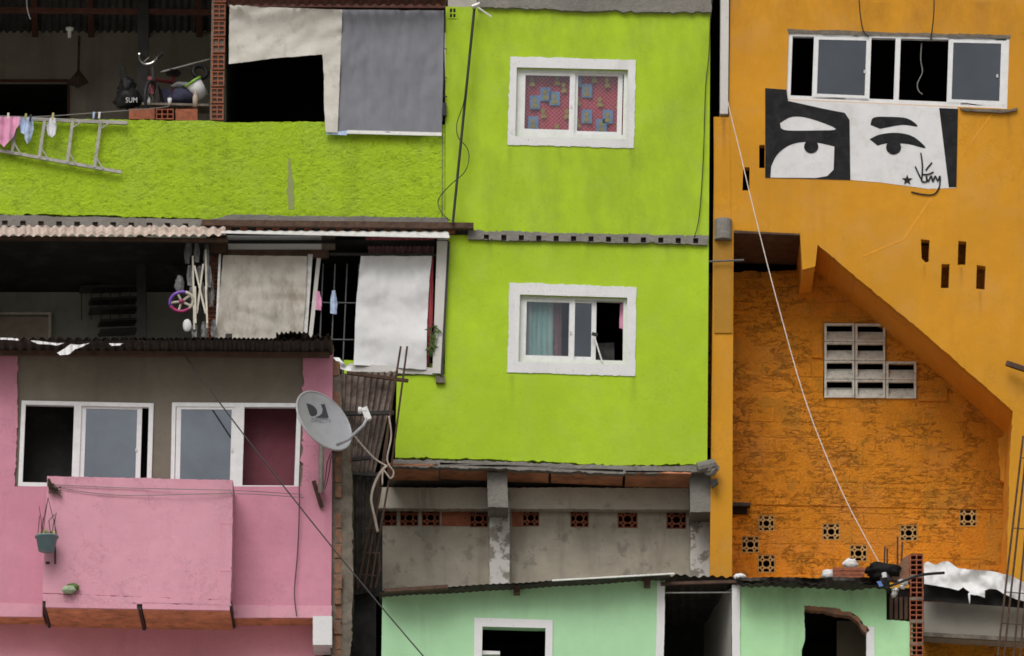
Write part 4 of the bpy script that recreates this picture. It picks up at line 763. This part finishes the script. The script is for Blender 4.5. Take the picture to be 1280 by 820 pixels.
for y, l in ((660, 'upper'), (690, 'middle'), (718, 'lower')): solo('wire_tie', MB().tpx([(452 + (690 - y) * .12, y, -1.42), (474 + (690 - y) * .12, y + 2, -1.42)], .007, 5), M['rust'], l + ' one of three thin wire ties across the bars by the tin screen', 'wire tie', 'wire ties by the tin screen')
solo('rope', MB().tpx(spl([(440, 541, -1.5), (452, 556, -1.5), (468, 573, -1.48), (484, 583, -1.5)]), .012, 7), M['rope'], 'dirty rope stretched from the dish to the reinforcing bars', 'rope', smooth=True)
solo('rag', MB().tpx(spl([(484, 582, -1.5), (476, 590, -1.5), (468, 606, -1.5), (464, 625, -1.5), (469, 650, -1.5), (472, 665, -1.5)]), .017, 7).tpx(spl([(486, 520, -1.45), (489, 545, -1.45), (484, 575, -1.5), (492, 590, -1.5), (488, 598, -1.5), (479, 588, -1.5), (478, 606, -1.5)]), .011, 7), M['rope'], 'pale knotted rag strips dangling from the reinforcing bars', 'rag', smooth=True)
# ================================================================== ORANGE HOUSE
og = thing('house', 'orange house with a painted eyes mural and a sloping stair soffit', 'house', (1090, 1000, 3))
Yo = .1
ow = [(986, 40), (1262, 45.5), (1259, 136), (983, 124)]
slits = [[(1151, 299), (1162, 300), (1161, 327), (1157, 328), (1152, 323)], [(1177, 330), (1187, 330), (1186, 360), (1176, 360)], [(1198, 301), (1208, 302), (1207, 331), (1197, 331)], [(1221, 331), (1232, 333), (1231, 362), (1220, 361)], [(929, 209), (937, 209), (937, 238), (928, 238)], [(949, 181), (956, 181), (956, 210), (949, 210)]]
hole = [(917, 288), (1000, 292), (1003, 337), (1019, 333), (1022, 306)] + jag([(1022, 306), (1150, 412), (1266, 514)], .6, 16, False)[1:] + jag([(1266, 514), (1262, 580), (1258, 722)], .6, 16, False)[1:] + [(915, 722)]
MB().prism([(893, 147), (911, 147), (913, -30), (1320, -30), (1320, 745), (887, 745)], Yo, .14, [ow, hole] + slits).build('wall', M['orange'], og)
Yr = 1.3
MB().ribbon(hole, Yo + .141, Yr).build('stair_soffit', M['orange_soffit'], og)
MB().prism([(917, 287), (1001, 291), (1001, 294), (917, 291)], Yo + .0, 1.25).build('recess_ceiling', M['wood'], og)
vb = [(948, 644, 968, 664), (927, 670, 949, 691), (947, 693, 969, 716), (1028, 654, 1050, 675), (1062, 681, 1084, 702), (1125, 656, 1147, 676), (1199, 636, 1221, 658)]
lz = [(1030, 403), (1096, 404), (1108, 410), (1108, 452), (1145, 453), (1146, 498), (1029, 496)]
low = [(880, 341), (960, 339), (1003, 337), (1008, 290), (1330, 290), (1330, 1000), (880, 1000)]
MB().prism(jag(low[:3], 1.0, 7, False) + low[3:], Yr, .15, [rrect(*b) for b in vb] + [lz]).build('lower_wall', M['orange_rough'], og)
for b in vb: vent(og, b[0] + .3, b[1] + .3, b[2] - .3, b[3] - .3, Yr + .005, 'vent_paint', .035)
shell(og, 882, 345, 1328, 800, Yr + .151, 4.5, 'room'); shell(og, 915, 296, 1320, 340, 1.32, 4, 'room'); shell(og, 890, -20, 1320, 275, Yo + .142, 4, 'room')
MB().prism(jag([(915, 613), (1256, 618), (1258, 637), (1100, 634), (915, 630)], .6, 9), Yr - .012, .011).build('wall_band', M['orange_rough'], og)
MB().prism(jag([(1240, 485), (1256, 500), (1254, 545), (1248, 548), (1251, 600), (1266, 612), (1266, 480)], 1.2, 5), Yr - .12, .119).build('rough_corner', M['orange_soffit'], og)
for r in ((1015, 413, 1028, 447), (1148, 484, 1184, 501)): MB().prism(jag(rrect(*r), .5, 6), Yr - .03, .029).build('patch', M['orange_rough'], og)
# louvre blocks
lo = MB()
cells = [(c_, r) for r in range(4) for c_ in range(3) if not (c_ == 2 and r < 2)]
louv = []
for c_, r in cells:
    x0 = 1030.5 + c_ * 38.6; x1 = x0 + 37.6; y0 = 404 + r * 23.4 + c_ * .5; y1 = y0 + 22.6
    m = MB().rect(x0, y0, x1, y1, Yr - .03, .045, [rrect(x0 + 2.8, y0 + 2.4, x1 - 2.8, y1 - 2.2)])
    A = [P(x0 + 2.8, y0 + 10.5, Yr + .09), P(x1 - 2.8, y0 + 10.5, Yr + .09), P(x1 - 2.8, y1 - 2, Yr - .01), P(x0 + 2.8, y1 - 2, Yr - .01)]
    m.add(A, [(0, 1, 2, 3)]); m.build('louvre_block', M['louvre'], og)
# pillar details
MB().rect(893, 301, 915, 416, Yo - .02, .019).build('pillar_patch', plaster('ochre_paint', (.40, .20, .025), dirt=(.1, .06, .02), dirt_amt=.5, off=33), og)
MB().tpx([(904, 275, Yo - .02), (904, 300, Yo - .02)], .11, 16).build('pipe_stub', M['concrete'], og)
MB().prism([(901, -30), (911.5, -30), (910, 142), (900, 142)], Yo - .05, .3).build('corner_post', M['white_post'], og)
MB().prism([(892, 146), (912, 146), (914, 300), (893, 300)], Yo - .008, .007).build('pillar_cap', M['orange'], og)
MB().rect(907, 628, 938, 632, Yr - .15, .13).build('box_hood', M['steel'], og); MB().rect(910, 632, 934, 642, Yr - .05, .04).build('recess_shade_block', M['hollow_shade'], og); MB().rect(906, 629, 910, 643, Yr - .06, .05).build('box_side', M['mortar'], og)  # solid dark block paints the shade of the framed opening
solo('iron_rod', MB().tpx([(884, 327, .02), (930, 325, .02)], .012, 6), M['grille'], 'grey iron rod crossing the orange pillar below the pipe stub', 'rod')
solo('timber', MB().bpx((1258, 454, -.05), (1300, 468, -.15), .06, .06), M['wood'], 'brown timber sticking out of the orange wall at the right edge', 'timber')
# window of five openings
w, q, rq = sash_window(og, ow, Yo + .02, 5, [(.018, .485), (.508, .985)], [(.115, .375, .0, 6, 'glass', .35), (.725, .985, .0, 6, 'glass', .95)], label='wide white window with two sliding panes and three dark gaps')
MB().prism([q(.345, .06), q(.375, .06), q(.375, .96), q(.345, .96)], Yo + .045, .02).build('sash', M['alu'], w)
MB().prism(jag([(984, 36), (1100, 40), (1264, 44), (1263, 47), (985, 41)], .8, 6), Yo - .004, .003).build('window_mortar', M['mortar'], og)
MB().prism(jag([(1200, 135), (1262, 137), (1272, 134), (1270, 138), (1250, 141), (1205, 138)], .5, 5), Yo - .05, .045).build('sill_lump', M['mortar'], og)
for pts, l in (([(1073, -20, -.05), (1075, 15, -.03), (1079, 38, .05), (1086, 46, .1)], 'left dark cable dropping to the top of the orange house window'), ([(1168, -20, -.05), (1167, 20, -.03), (1164, 46, .08), (1164, 50, .15)], 'right dark cable dropping to the top of the orange house window')):
    solo('cable', MB().tpx(spl(pts), .008, 5), M['wire'], l, 'cable', 'cables above the wide window')
solo('cable', MB().tpx(spl([(1152, 54, .2), (1151, 75, .2), (1153, 90, .2), (1147, 104, .2), (1148, 113, .2), (1153, 118, .2)]), .007, 5), M['wire_grey'], 'wavy grey cable dangling in the dark opening of the wide orange window', 'cable')
# mural (flat paint on the wall)
mu = thing('mural', 'black and white painted pair of eyes on the orange wall below the window', 'mural', (1075, 240, Yo))
ym = Yo - .004
MB().prism([(957, 110), (983.4, 112), (983.2, 124.6), (1100, 129.6), (1197, 134), (1195, 235), (1160, 236), (1100, 228), (1063, 225), (957, 222)], ym, .003).build('ground_coat', M['mur_white'], mu)
bl = MB().prism([(956.5, 110), (983.2, 112), (985, 126), (1030, 136), (1056, 141), (1062, 150), (1063, 225), (1015, 223.5), (956.5, 222)], ym - .004, .003, [[(963, 222)] + spl([(964, 208), (971, 194), (984, 183), (1000, 178), (1020, 178), (1043, 183)], 4) + [(1042, 212), (1034, 220), (1020, 222.5)], spl([(975, 154), (990, 146), (1012, 148), (1045, 161), (1020, 163), (985, 163), (976, 160)], 4)])
bl.prism([(1174, 135), (1197.5, 136), (1195.5, 234), (1186, 234)], ym - .004, .003)
bl.prism(ell(1014, 183, 9, 8.5, 18), ym - .008, .003); bl.prism(spl([(1088, 156), (1092, 147), (1110, 146), (1134, 148), (1147, 158), (1128, 156), (1100, 161)], 4), ym - .004, .003)
bl.prism(spl([(1087, 174), (1100, 168), (1122, 166), (1142, 171), (1157, 185), (1135, 180), (1110, 179), (1097, 182)], 4), ym - .004, .003); bl.prism(ell(1117, 184, 9.5, 9, 16, 0, 360), ym - .008, .003)
bl.build('black_shapes', M['mur_black'], mu)
stp = [(1134 + (7 if k % 2 == 0 else 2.9) * math.sin(k * math.pi / 5), 225 - (7 if k % 2 == 0 else 2.9) * math.cos(k * math.pi / 5)) for k in range(10)]
MB().prism(stp, ym - .008, .003).build('star', M['mur_black'], mu)
sg = MB()
def stroke(pts, w):
    pts = spl(pts, 5); L = []; Rr = []
    for i, p in enumerate(pts):
        a = pts[max(i - 1, 0)]; b = pts[min(i + 1, len(pts) - 1)]; l = math.hypot(b[0] - a[0], b[1] - a[1]) or 1; nx, ny = -(b[1] - a[1]) / l * w / 2, (b[0] - a[0]) / l * w / 2
        L.append((p[0] + nx, p[1] + ny)); Rr.append((p[0] - nx, p[1] - ny))
    vs = [P(x, y, ym - .009 - .0006 * stroke.k) for x, y in L + Rr]; n = len(L); sg.add(vs, [(i, i + 1, n + i + 1, n + i) for i in range(n - 1)]); stroke.k += 1
stroke.k = 0
for pts in ([(1144, 208), (1149, 219), (1153, 227)], [(1151, 191), (1153, 208), (1152, 227)], [(1157, 213), (1165, 203)], [(1153, 218), (1160, 218), (1167, 215)], [(1152, 227), (1158, 227), (1158, 220), (1160, 227), (1164, 220), (1166, 227), (1169, 220), (1172, 226), (1175, 220), (1174, 234), (1167, 243), (1153, 243), (1139, 240)]): stroke([(a, b, 0) for a, b in pts], 1.9)
sg.build('signature', M['mur_black'], mu)
MB().prism(jag([(1240, 140), (1242, 141), (1180, 226), (1130, 300), (1076, 322), (1075, 321), (1128, 298), (1178, 225)], .7, 4), Yo - .002, .001).build('plaster_scar', M['orange_soffit'], og)
# long white cable + right hand rebar
solo('cable', MB().tpx(spl([(908, 118, -.1), (915, 150, -.2), (925, 190, -.4), (944, 270, -.8), (975, 390, -1.4), (1010, 510, -2.0), (1055, 620, -2.6), (1106, 716, -3.0)]), .0065, 6), M['wire_pale'], 'long pale cable slanting down across the orange house to the mint roof', 'cable')
for i, (a, b) in enumerate((((1279, 545), (1246, 830)), ((1284, 555), (1254, 830)), ((1292, 560), (1266, 830)), ((1298, 570), (1274, 830)))):
    solo('rebar', MB().tpx([(a[0], a[1], -2.4), (b[0], b[1], -2.5)], .013, 7), M['rust'], ['first from the left of the four rusty bars at the right edge', 'second from the left of the four rusty bars at the right edge', 'third from the left of the four rusty bars at the right edge', 'rightmost of the four rusty bars at the right edge'][i], 'reinforcing bar', 'reinforcing bars at the right edge')
for y, l in ((572, 'topmost'), (660, 'second from the top'), (740, 'third from the top'), (779, 'lowest')): solo('wire_tie', MB().tpx([(1276 - (y - 560) * .11, y, -2.52), (1300 - (y - 560) * .1, y + 2, -2.52)], .007, 5), M['rust'], l + ' of the wire ties across the four bars at the right edge', 'wire tie', 'wire ties at the right edge')
# grey wall at the lower right with black and white sheeting
lw = thing('wall', 'low grey concrete wall with an orange base at the lower right', 'wall', (1220, 1000, -2))
MB().prism(jag([(1155, 752), (1320, 757), (1320, 802), (1155, 792)], .5, 12), -2.0, .5).build('beam', plaster('pale_concrete', (.36, .335, .29), var=.12, dirt=(.16, .13, .1), dirt_amt=.4, streak=.5, bump=.3, off=40), lw)
MB().prism([(1150, 796), (1330, 804), (1330, 1000), (1150, 1000)], -1.6, .2).build('base', M['orange_rough'], lw)
MB().bpx((1150, 793, -2.05), (1330, 803, -2.05), .05, .06).build('ledge', M['mortar'], lw)
solo('plastic_sheet', MB().cloth([(1153, 716), (1175, 708), (1215, 722), (1300, 738), (1300, 762), (1240, 757), (1155, 751)], -2.15, lambda x, y: .08 * nz(x, y, 18, 2) - .1 * (y - 710) / 50, 5), M['blacksheet'], 'black polythene sheeting slumped on the grey wall at the lower right', 'plastic sheet', smooth=True)
solo('plastic_sheet', MB().cloth([(1155, 704), (1160, 702), (1170, 706), (1178, 702), (1186, 702), (1197, 710), (1215, 712), (1240, 714), (1262, 719), (1300, 738), (1300, 757), (1270, 749), (1254, 742), (1246, 737), (1237, 736), (1231, 738), (1231, 747), (1222, 744), (1213, 743), (1212, 756), (1210, 742), (1212, 740), (1204, 734), (1198, 738), (1186, 735), (1170, 732), (1155, 730)], -2.32, lambda x, y: .10 * nz(x, y, 20, 6) + .04 * rid(x, y * .6, 16, 2) + .012 * nz(x, y, 6, 1) - .06 * (y - 700) / 50, 3), M['film'], 'torn white plastic sheeting draped over the black polythene at the lower right', 'plastic sheet', smooth=True)
# ================================================================== MINT HOUSE
mt = thing('house', 'mint green house with white trim and a broken doorway along the bottom', 'house', (800, 1000, -2))
Ym = -3.0
wo = [(603, 783), (682, 785), (681, 850), (602, 850)]
top = jag([(478, 741), (560, 736), (650, 731), (740, 724), (832, 720)], .9, 8, False)
MB().prism(top + [(822, 1000), (474, 1000)], Ym, .16, [wo]).build('wall', M['mint'], mt)
MB().prism([(593, 772), (691, 775), (690, 860), (592, 860)], Ym - .015, .014, [wo]).build('window_surround', M['white_wall'], mt)
MB().prism([(600, 813), (625, 814), (625, 818), (600, 818)], Ym + .05, .1).build('window_sill', M['white_wall'], mt)
MB().prism(jag([(821.5, 727), (830, 727), (831, 760), (826, 1000), (816, 1000)], .4, 10), Ym - .02, .2).build('door_trim', M['white_wall'], mt)
MB().prism(jag([(915, 731), (925, 730), (925, 1000), (915.5, 1000)], .4, 10), Ym - .02, .2).build('door_trim', M['white_wall'], mt)
br = jag([(1003, 1000), (1002, 812), (1006, 800), (1005, 766), (1007, 759)], .8, 6, False) + jag([(1007, 759), (1030, 761), (1050, 764), (1066, 766), (1075, 774), (1083, 786), (1086, 800), (1084, 1000)], 1.3, 5, False)[1:]
MB().prism(jag([(925, 729), (1108, 735)], .6, 9, False) + [(1108, 775)] + jag([(1110, 775), (1141, 777)], .6, 5, False) + [(1139, 1010), (925, 1010)], Ym, .16, [br]).build('wall', M['green_mint'], mt)
MB().prism(jag([(1005, 757), (1030, 759), (1050, 761), (1052, 764), (1064, 765), (1067, 769), (1074, 772), (1076, 779), (1084, 783), (1087, 788), (1083, 792), (1078, 788), (1072, 777), (1062, 770), (1048, 768), (1030, 763.5), (1006, 761.5)], .8, 3), Ym - .006, .14).build('broken_brick_edge', M['brick'], mt)
MB().prism([(1046, 776), (1090, 776), (1090, 1000), (1046, 1000)], -2.3, .05).build('inner_wall', M['bare_inner'], mt)
MB().prism(jag([(1083, 783), (1093, 784), (1093, 1000), (1084, 1000)], .4, 9), Ym - .006, .12).build('door_jamb', M['white_wall'], mt)
shell(mt, 470, 745, 826, 1000, Ym + .161, -.5, 'room'); shell(mt, 930, 745, 1138, 1000, Ym + .161, -.5, 'room')
# passage
A = P(830, 720, Ym); 
MB().add([P(914, 735, Ym + .1), P(914, 1000, Ym + .1), P(880, 990, -.9), P(880, 755, -.9)], [(0, 1, 2, 3)]).build('passage_wall', plaster('grubby_white_paint', (.45, .44, .40), dirt=(.12, .11, .09), dirt_amt=.5, off=44), mt)
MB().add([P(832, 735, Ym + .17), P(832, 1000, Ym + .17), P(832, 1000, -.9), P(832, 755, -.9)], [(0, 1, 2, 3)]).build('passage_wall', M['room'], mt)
MB().rect(815, 752, 930, 1000, -.9, .05).build('passage_end', M['room'], mt)  # passage darkness is put into the near-black end and left wall
MB().corr((820, 719, -3.1), (922, 721, -3.1), (925, 784, -.8), (820, 784, -.8), 9, .012, 8, 2, .02).build('passage_roof', M['roof_dark'], mt)
MB().bpx((828, 741, -2.9), (1000, 740, -2.9), .014, .014).build('passage_batten', M['alu_grey'], mt); MB().bpx((826, 730, -3.05), (922, 727, -3.05), .035, .05).build('passage_batten', M['wood'], mt)
# roof edges
MB().corr((474, 740, -3.3), (838, 718, -3.3), (838, 725, -2.9), (474, 748, -2.9), 44, .005, 6, 3, .05).build('roof_sheet', M['roof_dark'], mt)
MB().corr((474, 738.5, -3.3), (838, 716.5, -3.3), (838, 768, -1.4), (474, 790, -1.4), 44, .005, 6, 2, .02).build('roof', M['roof_dark'], mt)
MB().bpx((690, 725.6, -3.33), (843, 717, -3.33), .016, .03).build('roof_trim', M['white_tin'], mt)
MB().bpx((480, 739, -3.34), (560, 734, -3.34), .04, .1).build('roof_trim', M['rust'], mt)
for x, y in ((646, 731), (809, 722)): MB().rect(x - 4, y, x + 4, y + 10, -3.14, .13).build('rafter_end', M['wood'], mt)
MB().corr((922, 727, -3.4), (1112, 729, -3.4), (1112, 741, -2.9), (918, 733, -2.9), 18, .009, 8, 3, .09).build('roof_sheet', M['roof_dark'], mt)
MB().corr((920, 721, -3.35), (1108, 722, -3.35), (1112, 731, -3.3), (920, 731, -3.3), 18, .012, 8, 3, .12).build('roof_sheet', M['roof_dark'], mt)
MB().corr((920, 723, -3.34), (1112, 724, -3.34), (1112, 770, -1.6), (920, 768, -1.6), 18, .01, 6, 2, .05).build('roof', M['roof_dark'], mt)
MB().rect(1109, 735, 1137, 776, Ym + .12, .1).build('gap_shade_plate', M['hollow_shade'], mt)  # solid near-black plate, paints the shade behind the slats
db = MB()
for k in range(4): db.rect(1112 + k * 6.2, 746, 1116 + k * 6.2, 774, Ym + .06, .05)
db.build('gap_slats', M['wood'], mt)
pp = MB()
for k in range(6):
    y0 = 693 + k * 28.2; hollow(pp, 1137.5 + random.uniform(-.5, .5), y0, 1154, y0 + 26, Ym - .03, .16, 2, 4, 1.3)
po = pp.build('brick_pier', M['clay'], mt); MB().rect(1138, 692, 1153.5, 1000, Ym + .06, .2).build('pier_core', M['hollow_shade'], po)  # core is near black to paint the shade inside the brick holes
for k in range(6): MB().prism(jag(rrect(1137, 718.6 + k * 28.2, 1154.3, 721.5 + k * 28.2), .5, 4), Ym - .032, .12).build('mortar_joint', M['mortar'], po)
MB().prism(jag([(1112, 724), (1130, 697), (1138, 693), (1138, 728)], 1, 5), Ym + .0, .12).build('pier_return', M['brick'], po)
# clutter on the mint roof
for i in range(3):
    solo('clay_block', MB().prism(jag(rrect(1041 + i * .6, 709 + i * 5, 1081 - i * .3, 713.4 + i * 5), .25, 6), -3.3, .3), M['clay'], ['topmost of the stacked red clay slabs on the mint house roof', 'middle one of the stacked red clay slabs on the mint house roof', 'lowest of the stacked red clay slabs on the mint house roof'][i], 'clay slab', 'clay slabs stacked on the mint roof')
c = MB(); blob(c, P(1063, 705, -2.9), .09, .06, .06, .35, 12); solo('bag', c, M['film'], 'white crumpled bag behind the stacked clay slabs on the mint roof', 'bag', smooth=True)
c = MB(); blob(c, P(1036, 718, -3.2), .08, .06, .06, .3, 13); solo('bag', c, M['film'], 'white crumpled bag left of the stacked clay slabs on the mint roof', 'bag', smooth=True)
c = MB(); blob(c, P(925, 721, -3.3), .075, .06, .04, .15, 14); solo('bowl', c, M['film'], 'white upturned bowl above the door trim on the mint roof', 'bowl', smooth=True)
c = MB(); blob(c, P(1103, 714, -3.0), .2, .15, .10, .45, 15); solo('bag', c, M['blacksheet'], 'large black bag lying beside the clay slabs on the mint roof', 'bag', smooth=True)
c = MB(); blob(c, P(1107, 724, -3.4), .06, .05, .07, .4, 16); solo('cable_knot', c, M['black'], 'black cable knot where the pale cable reaches the mint roof', 'cable knot')
solo('insulator', MB().tpx([(1105, 716, -3.45), (1106, 722, -3.45)], .03, 8), M['whiteplastic'], 'small white insulator on the cable knot at the mint roof', 'insulator')
solo('plastic_bit', MB().prism(jag([(1096, 727), (1101, 726), (1104, 732), (1099, 733)], .5, 2), -3.45, .03), M['bluebit'], 'small blue plastic scrap under the cable knot', 'plastic scrap')
for i, (x, y0) in enumerate(((1106, 683), (1109, 686), (1122, 671), (1128, 678))):
    solo('rebar', MB().tpx([(x, y0, -2.9), (x + (-1, 0, 0, -2)[i], 722, -2.9)], .012, 6), M['rust'], ['leftmost short reinforcing bar standing behind the cable knot on the mint roof', 'second short reinforcing bar from the left on the mint roof', 'tallest thin reinforcing bar between the black bag and the brick pier', 'short bar just left of the brick pier on the mint roof'][i], 'reinforcing bar', 'reinforcing bars on the mint roof')
solo('cable', MB().tpx(spl([(1106, 735, -3.4), (1125, 728, -3.3), (1150, 719, -3.2), (1180, 716, -3.0)]), .018, 6), M['black'], 'thick black cable running right from the cable knot over the brick pier', 'cable')
c = MB()
for k in range(9): blob(c, P(1122 + random.uniform(-8, 10), 728 + random.uniform(-3, 24), -3.08), .035, .03, .03, .4, 20 + k, 2)
solo('foil_scraps', c, M['alu_grey'], 'grey foil scraps caught in the gap left of the brick pier', 'scraps', kind='stuff')
# ------------------------------------------------------------------ light
sun_el, sun_az = 47, 197     # azimuth measured from +Y (north) clockwise
sky = bpy.data.worlds.new('World'); S.world = sky; sky.use_nodes = True; nt = sky.node_tree; bg_ = nt.nodes['Background']
tx = nt.nodes.new('ShaderNodeTexSky'); tx.sky_type = 'NISHITA'; tx.sun_disc = False; tx.sun_elevation = R_(sun_el); tx.sun_rotation = R_(sun_az); tx.air_density = 1.0; tx.dust_density = 6.0
hs_ = nt.nodes.new('ShaderNodeHueSaturation'); hs_.inputs['Saturation'].default_value = .22
nt.links.new(tx.outputs[0], hs_.inputs['Color']); nt.links.new(hs_.outputs[0], bg_.inputs['Color']); bg_.inputs['Strength'].default_value = .089
sl_ = bpy.data.lights.new('sun', 'SUN'); sl_.energy = 1.12; sl_.angle = R_(38); sl_.color = (1, .965, .92)
so = bpy.data.objects.new('sun', sl_); COL.objects.link(so); so.location = (-20, -60, 70)
dv = Vector((math.sin(R_(sun_az)) * math.cos(R_(sun_el)), math.cos(R_(sun_az)) * math.cos(R_(sun_el)), math.sin(R_(sun_el))))
so.rotation_euler = dv.to_track_quat('Z', 'Y').to_euler()
S.view_settings.view_transform = 'Standard'; S.view_settings.look = 'None'; S.view_settings.exposure = 0
S.render.engine = 'CYCLES'
S.cycles.filter_width = 1.7; S.cycles.max_bounces = 8; S.cycles.transparent_max_bounces = 8
